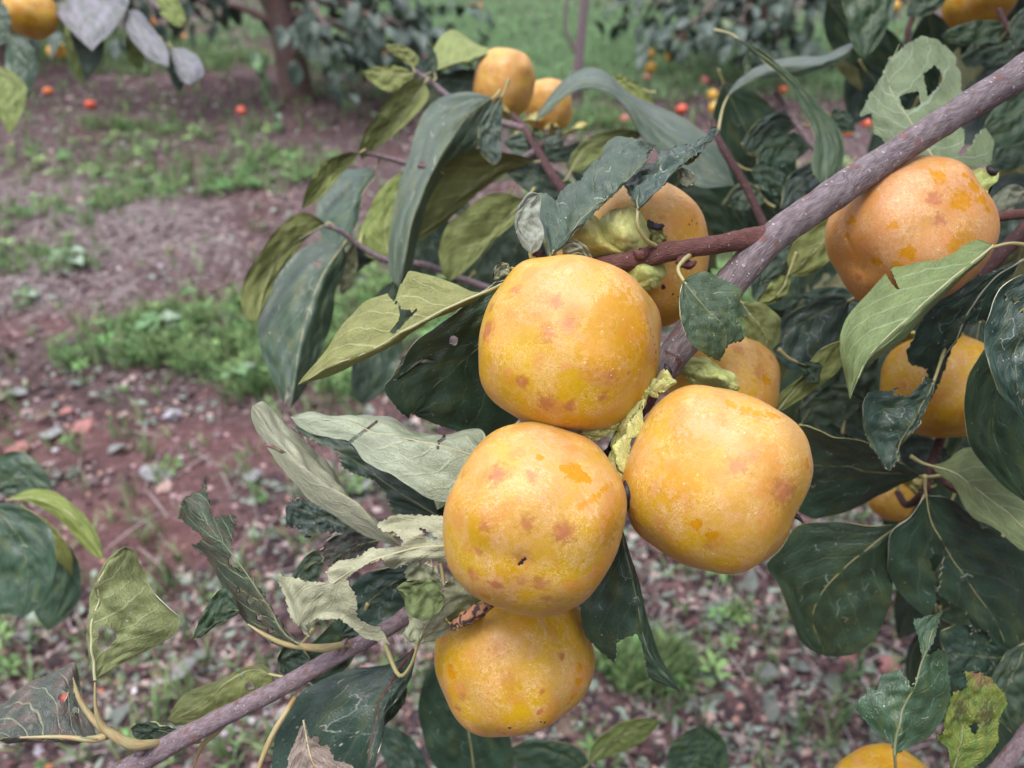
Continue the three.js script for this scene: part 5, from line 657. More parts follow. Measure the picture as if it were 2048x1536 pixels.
// chewed pale leaf above the branch
leaf(B4, { m: [[1884, 338], [1852, 296], [1820, 243], [1791, 199], [1776, 145], [1800, 85]], a: [[1830, 345], [1785, 325], [1745, 275], [1720, 235], [1735, 185], [1755, 135], [1775, 100]], b: [[1940, 345], [1990, 330], [1990, 270], [1950, 200], [1925, 140], [1880, 80], [1835, 66]], d: 0.42, dt: 0.05, da: 0.01, db: 0.015, face: 'u', ui: 0, tint: [0.86, 1.04, 1.3], jag: 2, nu: 110, nv: 80, pet: [[1905, 360, 0.415], [1940, 400, 0.405], [1975, 434, 0.402]],
  keep: [[1882, 342], [1858, 336], [1794, 330], [1791, 308], [1764, 278], [1747, 264], [1744, 226], [1720, 234], [1729, 211], [1741, 187], [1764, 152], [1779, 117], [1814, 88], [1843, 72], [1873, 79], [1914, 111], [1911, 130], [1922, 147], [1922, 187], [1900, 210], [1890, 225], [1929, 262], [1928, 290], [1914, 308], [1922, 315], [1945, 288], [1952, 272], [1970, 255], [1988, 281], [1981, 328], [1940, 336], [1925, 326], [1912, 345]],
  holes: [[[1797, 193], [1838, 180], [1841, 211], [1814, 223], [1804, 210]], [[1846, 149], [1868, 130], [1882, 141], [1887, 158], [1873, 178], [1856, 195], [1850, 170]]] });
// leaves between the branch and the pink fruit, and those in the gap below
const gap = [
  { m: [[1715, 392], [1680, 430], [1640, 490], [1577, 552]], a: [[1660, 420], [1595, 470], [1575, 510]], b: [[1700, 440], [1670, 508], [1615, 550]], d: 0.44, face: 'u', ui: 0, tint: [0.91, 0.99, 0.74] },
  { m: [[1600, 480], [1580, 510], [1550, 545], [1520, 570]], a: [[1570, 490], [1535, 520]], b: [[1595, 530], [1570, 560]], d: 0.46, face: 't', top: 1, jag: 3 },
  { m: [[1578, 545], [1566, 575], [1540, 600], [1505, 612]], a: [[1560, 550], [1530, 580]], b: [[1580, 575], [1550, 605]], d: 0.44, face: 'u', ui: 0, tint: [0.93, 1.01, 0.7] },
  { m: [[1482, 605], [1510, 640], [1530, 670], [1535, 705]], a: [[1520, 605], [1555, 630], [1560, 680]], b: [[1488, 640], [1500, 690]], d: 0.42, face: 'u', ui: 0, tint: [0.9, 0.97, 0.76] },
  { m: [[1700, 600], [1640, 628], [1590, 655], [1545, 700]], a: [[1660, 590], [1600, 615], [1550, 650]], b: [[1690, 650], [1640, 710], [1580, 740]], d: 0.46, face: 't', top: 2, tint: [1.09, 1.09, 1.24] },
  { m: [[1548, 830], [1594, 775], [1640, 735], [1684, 680]], a: [[1560, 790], [1605, 750], [1640, 700]], b: [[1590, 805], [1645, 768], [1684, 728]], d: 0.43, face: 'u', ui: 0, tint: [0.94, 1, 0.7] },
  { m: [[1590, 722], [1615, 735], [1637, 768]], a: [[1615, 722], [1640, 730]], b: [[1600, 745], [1620, 765]], d: 0.42, face: 't', top: 0, tint: [1.12, 1.12, 1.18] },
  { m: [[1690, 840], [1700, 790], [1720, 740], [1760, 700]], a: [[1660, 800], [1680, 745], [1720, 700]], b: [[1730, 820], [1750, 770]], d: 0.50, face: 't', top: 0 },
  { m: [[1600, 850], [1630, 810], [1680, 790], [1730, 800]], a: [[1600, 815], [1650, 775], [1700, 770]], b: [[1640, 850], [1690, 840]], d: 0.48, face: 't', top: 1 },
  { m: [[1500, 560], [1540, 520], [1570, 560], [1600, 600]], a: [[1530, 500], [1590, 540]], b: [[1510, 600], [1560, 620]], d: 0.55, face: 't', top: 0, tint: [1.11, 1.11, 1.19] },
  { m: [[1740, 620], [1690, 600], [1640, 600], [1600, 590]], a: [[1700, 580], [1640, 575]], b: [[1700, 640], [1640, 640]], d: 0.52, face: 't', top: 2 },
  { m: [[1830, 640], [1790, 680], [1770, 740], [1760, 800]], a: [[1780, 650], [1750, 700], [1740, 760]], b: [[1840, 690], [1820, 750]], d: 0.56, face: 't', top: 0 },
  { m: [[1960, 640], [1950, 690], [1960, 760], [1980, 830]], a: [[1930, 650], [1935, 700]], b: [[1990, 700], [2000, 780]], d: 0.46, face: 't', top: 1 },
  { m: [[1920, 980], [1890, 930], [1860, 900], [1800, 890]], a: [[1910, 930], [1870, 880], [1820, 870]], b: [[1880, 960], [1840, 940], [1800, 920]], d: 0.52, face: 't', top: 2 },
  { m: [[1900, 1010], [1880, 1060], [1840, 1090], [1790, 1100]], a: [[1870, 1020], [1830, 1050]], b: [[1900, 1070], [1850, 1110]], d: 0.50, face: 't', top: 2 },
  { m: [[1880, 540], [1920, 600], [1960, 640], [2020, 660]], a: [[1920, 560], [1980, 600]], b: [[1890, 620], [1950, 680]], d: 0.50, face: 't', top: 1 },
  { m: [[2048, 400], [2000, 420], [1960, 460], [1940, 520]], a: [[2000, 395], [1950, 430]], b: [[2040, 440], [1990, 500]], d: 0.50, face: 't', top: 0 },
  { m: [[2060, 380], [2020, 395], [1985, 425], [1965, 430]], a: [[2020, 370], [1985, 395]], b: [[2040, 410], [2000, 430]], d: 0.46, face: 'u', ui: 1, tint: [0.85, 0.89, 0.89] },
  { m: [[1640, 590], [1610, 600], [1580, 640], [1560, 690]], a: [[1600, 590], [1570, 625]], b: [[1640, 630], [1610, 680]], d: 0.57, face: 't', top: 0 },
  { m: [[1760, 900], [1700, 870], [1650, 830], [1600, 770]], a: [[1720, 850], [1670, 800], [1630, 770]], b: [[1730, 910], [1660, 880], [1610, 820]], d: 0.55, face: 't', top: 2 },
  { m: [[1990, 1100], [1960, 1150], [1900, 1180], [1850, 1180]], a: [[1950, 1090], [1890, 1120]], b: [[1980, 1180], [1920, 1220]], d: 0.52, face: 't', top: 1 },
  { m: [[2060, 1060], [2040, 1130], [2050, 1200], [2070, 1290]], a: [[2010, 1100], [2000, 1180], [2030, 1260]], b: [[2090, 1120], [2100, 1220]], d: 0.50, face: 't', top: 2 },
];
gap.forEach((o) => leaf(B4, { nu: 30, nv: 14, ...o }));

// leaves further inside the crown, seen in the gaps between the nearer ones
function crownLeaf(parent, x, y, d, ang, l, k, under) { const c = Math.cos(ang), n = Math.sin(ang), q = (t, w) => [x + c * l * t - n * l * w, y + n * l * t + c * l * w]; leaf(parent, { m: [q(-0.5, 0), q(-0.15, 0.02), q(0.2, 0.02), q(0.5, -0.03)], a: [q(-0.3, 0.2), q(0.0, 0.27), q(0.28, 0.17)], b: [q(-0.3, -0.18), q(0.0, -0.25), q(0.28, -0.19)], d, dt: 0.07 * Math.sin(ang) * d, da: 0.01 * d, db: -0.01 * d, face: under ? 'u' : 't', ui: 0, top: k, nu: 22, nv: 10 }); }
const cr = mulberry(404);
for (const [x0, x1, y0, y1, d0, d1, n] of [[1700, 2080, 30, 330, 0.75, 0.95, 20], [1560, 1720, 430, 620, 0.58, 0.75, 7], [1560, 1780, 640, 900, 0.6, 0.8, 14], [1760, 2080, 640, 960, 0.62, 0.8, 12], [1830, 2090, 980, 1440, 0.56, 0.75, 16], [1950, 2090, 380, 640, 0.55, 0.75, 8], [1480, 1640, 250, 420, 0.7, 0.85, 4], [1300, 1460, 360, 480, 0.68, 0.8, 5]])
  for (let i = 0; i < n; i++) { const d = mix(d0, d1, cr()); crownLeaf(B4, mix(x0, x1, (i + cr()) / n), mix(y0, y1, cr()), d, 0.6 + cr() * 1.9, (0.095 + 0.035 * cr()) * FPX / d, i % 3, cr() < 0.16 && x0 !== 1480); }

// small damaged leaves at the lower right
const B5 = branch('persimmon_branch', 'short shoot with a glossy chewed leaf and a yellowing blotched leaf');
twig(B5, 'stem', [[2120, 1380, 0.40], [2060, 1462, 0.40], [1990, 1545, 0.40], [1900, 1620, 0.40], [1790, 1640, 0.40]], [17, 16, 15, 12, 9], MAT.barkMauve);
leaf(B5, { m: [[1788, 1510], [1797, 1448], [1825, 1375], [1846, 1318], [1868, 1262], [1884, 1222]], a: [[1760, 1480], [1722, 1440], [1700, 1400], [1725, 1360], [1775, 1325], [1805, 1270], [1850, 1215]], b: [[1830, 1495], [1870, 1470], [1900, 1425], [1908, 1370], [1898, 1310], [1892, 1255]], d: 0.335, dt: 0.008, da: 0.008, db: 0.008, face: 't', top: 1, tint: [1.09, 1.24, 1.09], jag: 2.4, pet: [[1792, 1545, 0.345], [1800, 1600, 0.38], [1830, 1632, 0.40]], rib: 1.4,
  keep: [[1790, 1515], [1785, 1490], [1743, 1457], [1712, 1419], [1717, 1396], [1732, 1389], [1736, 1372], [1755, 1382], [1762, 1352], [1800, 1338], [1818, 1362], [1822, 1380], [1836, 1345], [1846, 1318], [1838, 1285], [1826, 1238], [1855, 1233], [1884, 1222], [1870, 1275], [1852, 1312], [1862, 1306], [1877, 1296], [1893, 1304], [1897, 1350], [1902, 1389], [1889, 1432], [1858, 1474], [1805, 1500]] });
leaf(B5, { m: [[1903, 1545], [1918, 1495], [1934, 1446], [1946, 1395], [1962, 1340]], a: [[1880, 1500], [1870, 1450], [1890, 1400], [1915, 1355], [1935, 1335]], b: [[1960, 1535], [2000, 1490], [2015, 1430], [2018, 1385], [1990, 1348]], d: 0.35, dt: 0.004, face: 't', mats: [MAT.sick, MAT.sick, MAT.bite], jag: 2.5, pet: [[1900, 1575, 0.365], [1905, 1612, 0.40]],
  keep: [[1903, 1550], [1896, 1499], [1880, 1482], [1858, 1478], [1866, 1465], [1884, 1470], [1892, 1427], [1907, 1385], [1934, 1375], [1932, 1352], [1922, 1342], [1964, 1346], [1987, 1362], [2010, 1389], [2013, 1411], [1996, 1438], [1997, 1484], [1972, 1516], [1930, 1545]], holes: [[[1940, 1450], [1952, 1440], [1958, 1455], [1950, 1470], [1942, 1464]]] });

// blurred shoots: left edge, top left, top right, bottom
const B6 = branch('persimmon_branch', 'dark green leaf cluster with one lime lit leaf above the red soil');
twig(B6, 'stem', [[-160, 900, 0.62], [-60, 960, 0.60], [10, 1000, 0.60]], [10, 8, 6], MAT.barkMauve);
leaf(B6, { m: [[-20, 1010], [30, 1060], [55, 1130], [45, 1235]], a: [[-40, 1060], [-30, 1150], [-10, 1220]], b: [[30, 1008], [75, 1030], [110, 1085], [108, 1150], [88, 1205]], d: 0.56, dt: -0.01, face: 't', top: 0, tint: [1.11, 1.19, 1.11] });
leaf(B6, { m: [[12, 1000], [70, 996], [130, 1020], [175, 1070], [208, 1118]], a: [[50, 982], [100, 982], [150, 1012], [195, 1070]], b: [[60, 1006], [115, 1036], [165, 1090], [190, 1112]], d: 0.60, dt: -0.02, da: 0.01, face: 'u', ui: 0, tint: [0.94, 1.1, 0.62] });
leaf(B6, { m: [[-30, 990], [20, 960], [60, 955], [104, 985]], a: [[-10, 920], [30, 903], [75, 925], [98, 955]], b: [[10, 990], [60, 992]], d: 0.62, face: 't', top: 1, tint: [1.13, 1.17, 1.13] });
leaf(B6, { m: [[60, 1030], [110, 1090], [130, 1160], [95, 1262]], a: [[80, 1070], [80, 1150], [70, 1220]], b: [[110, 1060], [152, 1120], [162, 1190], [128, 1240]], d: 0.63, face: 't', top: 0, tint: [1.12, 1.19, 1.12] });
leaf(B6, { m: [[-20, 1020], [40, 1040], [110, 1090], [145, 1150]], a: [[20, 1020], [90, 1040], [140, 1100]], b: [[10, 1040], [80, 1090]], d: 0.61, face: 'u', ui: 0, tint: [0.98, 1.03, 0.63] });
const B7 = branch('persimmon_branch', 'overhanging shoot with pale lavender grey pointed leaves and a yellow fruit');
twig(B7, 'stem', [[-200, -120, 1.0], [-60, -60, 1.0], [80, -45, 0.99], [200, -40, 0.98], [290, -10, 0.97], [320, 20, 0.97]], [9, 8, 7, 6, 5, 4], MAT.barkMauve);
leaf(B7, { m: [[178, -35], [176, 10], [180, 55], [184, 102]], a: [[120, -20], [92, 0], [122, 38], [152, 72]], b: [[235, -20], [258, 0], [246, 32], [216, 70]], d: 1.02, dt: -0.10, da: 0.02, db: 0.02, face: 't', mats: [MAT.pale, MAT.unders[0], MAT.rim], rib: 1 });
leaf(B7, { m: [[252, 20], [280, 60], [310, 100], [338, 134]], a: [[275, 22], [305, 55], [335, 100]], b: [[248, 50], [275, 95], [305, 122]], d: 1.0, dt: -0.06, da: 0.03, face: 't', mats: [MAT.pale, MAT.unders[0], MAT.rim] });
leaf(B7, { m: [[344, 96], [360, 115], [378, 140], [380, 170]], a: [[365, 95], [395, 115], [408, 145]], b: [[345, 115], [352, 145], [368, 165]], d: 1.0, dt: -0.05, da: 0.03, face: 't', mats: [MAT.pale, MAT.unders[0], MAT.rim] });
leaf(B7, { m: [[330, 90], [352, 120], [358, 150], [362, 185]], a: [[350, 100], [372, 140]], b: [[330, 120], [345, 165]], d: 1.0, face: 't', top: 2, tint: [0.99, 1.07, 0.83] });
leaf(B7, { m: [[20, 70], [50, 120], [45, 180], [5, 240]], a: [[50, 75], [74, 115], [68, 170], [30, 225]], b: [[10, 100], [10, 160], [-5, 210]], d: 0.95, face: 't', top: 0, tint: [1.09, 1.24, 1.09] });
leaf(B7, { m: [[-10, 130], [25, 170], [20, 220], [18, 270]], a: [[20, 140], [52, 175], [45, 225], [26, 262]], b: [[-20, 180], [0, 235]], d: 0.92, face: 'u', ui: 0, tint: [0.88, 1.03, 0.73] });
leaf(B7, { m: [[-20, 0], [0, 30], [5, 65], [-5, 95]], a: [[10, 10], [22, 50], [10, 85]], b: [[-30, 30], [-20, 70]], d: 0.9, face: 't', top: 1, tint: [1.14, 1.14, 1.14] });
leaf(B7, { m: [[160, 30], [172, 70], [178, 110], [180, 150]], a: [[190, 40], [208, 80], [200, 125]], b: [[140, 60], [155, 110], [168, 140]], d: 1.02, face: 't', top: 2, tint: [0.85, 0.94, 0.85] });
leaf(B7, { m: [[255, 60], [262, 90], [272, 115], [285, 140]], a: [[280, 70], [290, 110]], b: [[250, 90], [262, 125]], d: 1.03, face: 'u', ui: 0, tint: [0.9, 1.05, 0.69] });
leaf(B7, { m: [[310, -20], [335, 10], [355, 35], [362, 55]], a: [[330, -20], [362, 10], [370, 40]], b: [[310, 10], [340, 45]], d: 1.05, face: 'u', ui: 0, tint: [0.89, 1.06, 0.69] });
leaf(B7, { m: [[130, 40], [140, 90], [160, 130], [168, 170]], a: [[145, 50], [160, 100]], b: [[130, 90], [150, 150]], d: 1.05, face: 'u', ui: 0, tint: [0.88, 1.06, 0.7], rib: 0.6 });
const B8 = branch('persimmon_branch', 'blurred shoots overhead at the right with an upswept blue grey leaf and dark hanging leaves');
twig(B8, 'stem', [[2250, -60, 0.62], [2120, 0, 0.62], [2048, 60, 0.62], [2048, 96, 0.62], [2020, 60, 0.63], [1998, 18, 0.64]], [10, 8, 7, 6, 5, 5], MAT.barkDark);
twig(B8, 'side_twig', [[1660, 330, 0.6], [1628, 296, 0.6], [1595, 250, 0.61], [1565, 205, 0.62], [1550, 185, 0.62]], [7, 6, 6, 5, 4], MAT.barkMauve);
twig(B8, 'side_twig', [[1560, 560, 0.52], [1535, 470, 0.52], [1490, 370, 0.525], [1440, 285, 0.53], [1425, 240, 0.54]], [10, 9, 8, 8, 5], MAT.barkDark);
twig(B8, 'side_twig', [[1830, 20, 0.8], [1815, 70, 0.8], [1822, 110, 0.8]], [6, 6, 4], MAT.barkDark);
leaf(B8, { m: [[1452, 196], [1490, 166], [1545, 142], [1600, 132], [1660, 120], [1724, 82]], a: [[1470, 165], [1530, 128], [1594, 115], [1650, 112], [1684, 92]], b: [[1482, 175], [1530, 158], [1590, 149], [1668, 131], [1712, 101]], d: 0.58, dt: 0.03, da: 0.05, face: 't', top: 1, tint: [1.15, 1.12, 1.15], pet: [[1446, 215, 0.56], [1436, 262, 0.535]] });
leaf(B8, { m: [[1474, 76], [1530, 118], [1580, 160], [1640, 235], [1665, 300], [1650, 380]], a: [[1520, 115], [1568, 160], [1600, 210], [1628, 270], [1625, 340]], b: [[1530, 108], [1590, 155], [1645, 215], [1682, 265], [1684, 330]], d: 0.56, dt: -0.03, face: 't', top: 0, tint: [1.18, 1.3, 0.86], pet: [[1462, 68, 0.575], [1430, 60, 0.6]] });
leaf(B8, { m: [[1490, 150], [1496, 120], [1500, 95], [1502, 78]], a: [[1484, 135], [1494, 100]], b: [[1502, 135], [1506, 100]], d: 0.6, face: 't', top: 1, tint: [1.16, 1.23, 1.03], pet: null });
leaf(B8, { m: [[1740, -40], [1745, 10], [1740, 60], [1728, 118]], a: [[1685, -30], [1690, 20], [1700, 70], [1712, 100]], b: [[1795, -30], [1788, 15], [1770, 65], [1748, 100]], d: 0.6, face: 't', top: 0, tint: [1, 1.16, 0.8] });
leaf(B8, { m: [[1895, -30], [1870, 5], [1840, 22], [1812, 32]], a: [[1860, -25], [1820, 0]], b: [[1890, 5], [1850, 32]], d: 0.7, face: 't', top: 1, tint: [1.12, 1.15, 1.15] });
leaf(B8, { m: [[2010, 50], [1975, 62], [1925, 70], [1882, 72]], a: [[1985, 40], [1935, 45], [1900, 58]], b: [[1990, 80], [1940, 90], [1900, 84]], d: 0.66, face: 't', top: 0, tint: [0.9, 1.02, 0.74] });
leaf(B8, { m: [[2040, 70], [2000, 95], [1960, 105], [1920, 118]], a: [[2000, 75], [1950, 85]], b: [[2020, 120], [1970, 135], [1935, 135]], d: 0.68, face: 't', top: 1, tint: [1.09, 1.13, 1.2], jag: 4, keep: [[2048, 60], [2000, 80], [1965, 78], [1955, 96], [1935, 92], [1918, 110], [1930, 138], [1980, 130], [2030, 125]] });
leaf(B8, { m: [[2080, 10], [2050, 40], [2030, 70], [2028, 100]], a: [[2050, 15], [2020, 50]], b: [[2080, 50], [2055, 90]], d: 0.6, face: 't', top: 1, tint: [1.09, 1.13, 1.2] });
leaf(B8, { m: [[2120, 160], [2070, 200], [2020, 240], [1965, 262]], a: [[2070, 165], [2010, 200], [1975, 235]], b: [[2110, 230], [2050, 280], [1995, 292]], d: 0.52, face: 't', top: 0, tint: [1, 1.12, 0.84] });
leaf(B8, { m: [[2100, 260], [2050, 280], [2000, 310], [1975, 340]], a: [[2040, 250], [1990, 280]], b: [[2080, 310], [2020, 340]], d: 0.56, face: 't', top: 1, tint: [1.07, 1.14, 1.21] });
leaf(B8, { m: [[2060, 130], [2030, 150], [1990, 155], [1940, 175]], a: [[2020, 125], [1970, 135]], b: [[2040, 180], [1980, 190]], d: 0.75, face: 't', top: 2 });
leaf(B8, { m: [[1625, 292], [1580, 290], [1540, 300], [1515, 330]], a: [[1590, 265], [1545, 270], [1515, 300]], b: [[1600, 315], [1560, 335], [1530, 335]], d: 0.62, face: 't', top: 0, tint: [0.83, 0.99, 0.83] });
leaf(B8, { m: [[1600, 250], [1565, 240], [1520, 265], [1490, 305]], a: [[1570, 222], [1520, 240], [1488, 280]], b: [[1580, 262], [1545, 275], [1510, 300]], d: 0.66, face: 't', top: 1, tint: [1.1, 1.14, 1.18] });
leaf(B8, { m: [[1660, 230], [1670, 235], [1700, 250], [1710, 262]], a: [[1670, 215], [1705, 235]], b: [[1660, 245], [1690, 265]], d: 0.7, face: 't', top: 0, tint: [1.09, 1.16, 1.16] });
leaf(B8, { m: [[1660, 330], [1640, 340], [1600, 370], [1560, 420]], a: [[1630, 325], [1580, 350]], b: [[1650, 365], [1610, 410]], d: 0.58, face: 't', top: 2 });
leaf(B8, { m: [[1530, 400], [1510, 380], [1480, 385], [1455, 410]], a: [[1500, 365], [1465, 380]], b: [[1520, 410], [1480, 420]], d: 0.6, face: 't', top: 1, tint: [1.12, 1.12, 1.19] });
leaf(B8, { m: [[1500, 340], [1525, 345], [1560, 370], [1590, 420]], a: [[1525, 325], [1570, 350]], b: [[1510, 365], [1550, 400], [1580, 425]], d: 0.6, face: 't', top: 0, tint: [1.09, 1.14, 1.19], jag: 4, holes: [[1545, 375, 8], [1560, 395, 7]] });
const B9 = branch('persimmon_branch', 'low blurred leaves below the lowest fruit');
twig(B9, 'stem', [[700, 1720, 0.62], [880, 1640, 0.62], [1100, 1600, 0.62], [1300, 1590, 0.63], [1480, 1600, 0.64]], [10, 9, 8, 7, 6], MAT.barkMauve);
leaf(B9, { m: [[950, 1560], [940, 1480], [922, 1400], [905, 1320]], a: [[880, 1540], [845, 1470], [838, 1400], [865, 1330]], b: [[1020, 1560], [1022, 1490], [1000, 1420], [950, 1350]], d: 0.52, dt: -0.02, face: 't', top: 0, tint: [1.07, 1.21, 1.14], ribMat: MAT.petiole, rib: 1.5 });
leaf(B9, { m: [[1175, 1530], [1215, 1490], [1270, 1460], [1318, 1440]], a: [[1185, 1490], [1230, 1450], [1290, 1435]], b: [[1215, 1515], [1275, 1490], [1310, 1458]], d: 0.6, face: 'u', ui: 0, tint: [0.88, 1.06, 0.7] });
leaf(B9, { m: [[1395, 1580], [1395, 1530], [1400, 1490], [1405, 1450]], a: [[1340, 1560], [1338, 1500], [1365, 1468]], b: [[1450, 1560], [1455, 1500], [1435, 1465]], d: 0.58, face: 't', top: 1, tint: [1.11, 1.28, 1.03] });
leaf(B9, { m: [[1200, 1560], [1140, 1520], [1080, 1500], [1010, 1500]], a: [[1160, 1500], [1100, 1480], [1045, 1484]], b: [[1150, 1570], [1080, 1560], [1030, 1530]], d: 0.6, face: 't', top: 0, tint: [1.11, 1.27, 1.03] });
leaf(B9, { m: [[840, 1600], [830, 1540], [800, 1490], [760, 1450]], a: [[800, 1580], [770, 1520], [750, 1480]], b: [[860, 1560], [840, 1500], [800, 1460]], d: 0.58, face: 't', top: 0 });
// ---------------------------------------------------------------- orchard trees behind
const farLeaf = (l, w, droop, fold, seed) => { const n = 9, k = 4, pos = [], uv = [], idx = []; for (let i = 0; i <= n; i++) for (let j = 0; j <= k; j++) { const t = i / n, v = j / k * 2 - 1, h = w * Math.pow(Math.sin(Math.PI * Math.pow(t, 0.85)), 0.8) + 0.0004; pos.push(v * h, -droop * t * t * l + fold * h * v * v + 0.004 * Math.sin(t * 7 + v * 2 + seed), t * l * (1 - 0.25 * droop * t)); uv.push(t, j / k); if (i < n && j < k) { const a = i * (k + 1) + j; idx.push(a, a + k + 1, a + 1, a + 1, a + k + 1, a + k + 2); } } const g = new THREE.BufferGeometry(); g.setAttribute('position', new THREE.Float32BufferAttribute(pos, 3)); g.setAttribute('uv', new THREE.Float32BufferAttribute(uv, 2)); g.setIndex(idx); g.computeVertexNormals(); return g; };
const farLeaves = [farLeaf(0.13, 0.036, 0.25, 0.3, 1), farLeaf(0.115, 0.034, 0.5, 0.15, 2), farLeaf(0.14, 0.037, 0.1, 0.4, 3), farLeaf(0.10, 0.03, 0.35, -0.2, 4)];
const farMats = [[0.045, 0.075, 0.05], [0.06, 0.09, 0.06], [0.035, 0.06, 0.042], [0.10, 0.14, 0.055], [0.07, 0.10, 0.075]].map((c, i) => phys({ name: 'far_leaf_' + i, color: new THREE.Color().setRGB(...c), roughness: 0.4, side: THREE.DoubleSide, bumpMap: bumpLeaf, bumpScale: 0.001 }));
function orchardTree(label, base, trunkR, { limbs, leaves, fruits, r = 1.15, low = 0.12, clear = false }) {
  const t = new THREE.Group(); top(t, 'persimmon_tree'); tag(t, label, 'tree', 'orchard trees in the row behind'); t.position.set(base.x, 0, base.z);
  const h = 2.4; part('trunk', tube([V(0, -0.05, 0), V(0.01, 0.25, 0.01), V(-0.03, 0.7, 0), V(-0.02, 1.2, 0.02), V(0, h, 0)], [trunkR * 1.25, trunkR, trunkR * 0.85, trunkR * 0.7, trunkR * 0.25], { seg: 50, rad: 18, bump: 0.08, freq: 6 }), MAT.trunk, t);
  const ends = [];
  for (const [a, y0, len, rise] of limbs) { const d = V(Math.cos(a), 0, Math.sin(a)), p = [0, 0.35, 0.7, 1].map((s) => d.clone().multiplyScalar(s * len).add(V(0.02 * Math.sin(s * 9), y0 + rise * s - (s > 0.5 ? (s - 0.5) * 0.35 : 0), 0))); part('limb', tube(p, [trunkR * 0.42, trunkR * 0.3, trunkR * 0.2, trunkR * 0.08], { seg: 26, rad: 9, bump: 0.1, freq: 10 }), MAT.trunk, t); const c = smoothCurve(p); for (let i = 3; i <= 10; i++) ends.push(c.getPointAt(i / 10)); }
  const rest = [], o = new THREE.Object3D(); let n = 0;
  for (let i = 0; i < leaves; i++) {
    const e = ends[Math.floor(rng() * ends.length)], p = e.clone().add(V(rr(-0.28, 0.28), rr(-0.34, 0.3), rr(-0.28, 0.28))); if (Math.abs(p.x) < 0.2 && p.z > -0.1 && p.y < 0.8 && clear) continue; if (clear && p.x < 0 && p.y < 0.42) continue; if (p.y < low + 0.14) p.y = low + 0.14 + rng() * 0.2;
    const a = rng() < 0.55 ? Math.atan2(p.x, p.z) + rr(-0.9, 0.9) : rr(0, 6.3); o.position.copy(p); o.rotation.order = 'YXZ'; o.rotation.set(rr(0.15, 1.35), a, rr(-0.5, 0.5)); o.scale.setScalar(rr(0.7, 1.15)); o.updateMatrix();
    const y = p.y; if (n < 300 && y < 1.05) { n++; const m = new THREE.Mesh(farLeaves[i % 4], farMats[Math.floor(rng() * rng() * 5)]); m.name = 'leaf'; m.castShadow = m.receiveShadow = true; o.matrix.decompose(m.position, m.quaternion, m.scale); t.add(m); }
    else rest.push(o.matrix.clone());
  }
  if (rest.length) { const im = new THREE.InstancedMesh(farLeaves[0], farMats[0], rest.length); rest.forEach((m, i) => im.setMatrixAt(i, m)); im.name = 'crown_foliage'; im.userData.kind = 'stuff'; im.castShadow = im.receiveShadow = true; t.add(im); }
  return t;
}
const tA = G(592, 196), tB = G(1495, 140), tC = G(20, 120);
orchardTree('persimmon tree with a stout reddish brown trunk and low drooping leaves', tA, 0.085, { limbs: [[3.6, 0.42, 0.9, 0.25], [-0.1, 0.6, 1.0, -0.15], [0.5, 0.7, 1.1, -0.2], [1.1, 0.8, 1.0, -0.05], [-0.8, 0.8, 1.1, 0.0], [2.4, 0.9, 1.1, -0.1], [4.4, 0.9, 1.0, 0.1], [5.2, 0.8, 1.0, 0.0], [3.0, 1.0, 1.3, -0.25], [0.2, 0.5, 0.8, -0.1]], leaves: 900, low: 0.12, clear: true });
orchardTree('persimmon tree with dense dark blue green foliage reaching near the ground', tB, 0.07, { limbs: [[2.6, 0.6, 0.8, -0.2], [3.4, 0.7, 0.9, -0.1], [1.6, 0.6, 0.8, -0.25], [0.8, 0.7, 0.9, -0.1], [0, 0.7, 0.8, 0], [4.4, 0.8, 0.9, 0.1], [5.4, 0.8, 0.9, 0.1], [2.1, 0.5, 0.7, -0.15]], leaves: 760, low: 0.1 });
orchardTree('shaded persimmon tree above red earth, its trunk hidden by leaves', tC, 0.07, { limbs: [[0.2, 0.6, 0.9, -0.1], [0.9, 0.7, 0.9, -0.15], [1.6, 0.7, 1, -0.1], [5.6, 0.8, 1, 0.1], [3, 0.9, 1, 0]], leaves: 420, low: 0.16 });
{ // slim leaning sapling in the grass
  const b = G(1150, 185), t = new THREE.Group(); top(t, 'sapling'); tag(t, 'slim grey bare sapling standing in the grass', 'sapling'); t.position.set(b.x, 0, b.z);
  part('trunk', tube([V(0, -0.03, 0), V(0.02, 0.3, 0), V(0.04, 0.8, 0), V(0.0, 1.7, 0)], [0.036, 0.028, 0.024, 0.014], { seg: 24, rad: 10, bump: 0.1, freq: 12 }), MAT.barkMauve, t);
  part('limb', tube([V(0.01, 0.22, 0), V(-0.08, 0.4, 0.02), V(-0.05, 0.75, 0.03), V(0.02, 1.1, 0.02)], [0.014, 0.012, 0.01, 0.006], { seg: 20, rad: 7 }), MAT.barkMauve, t);
}
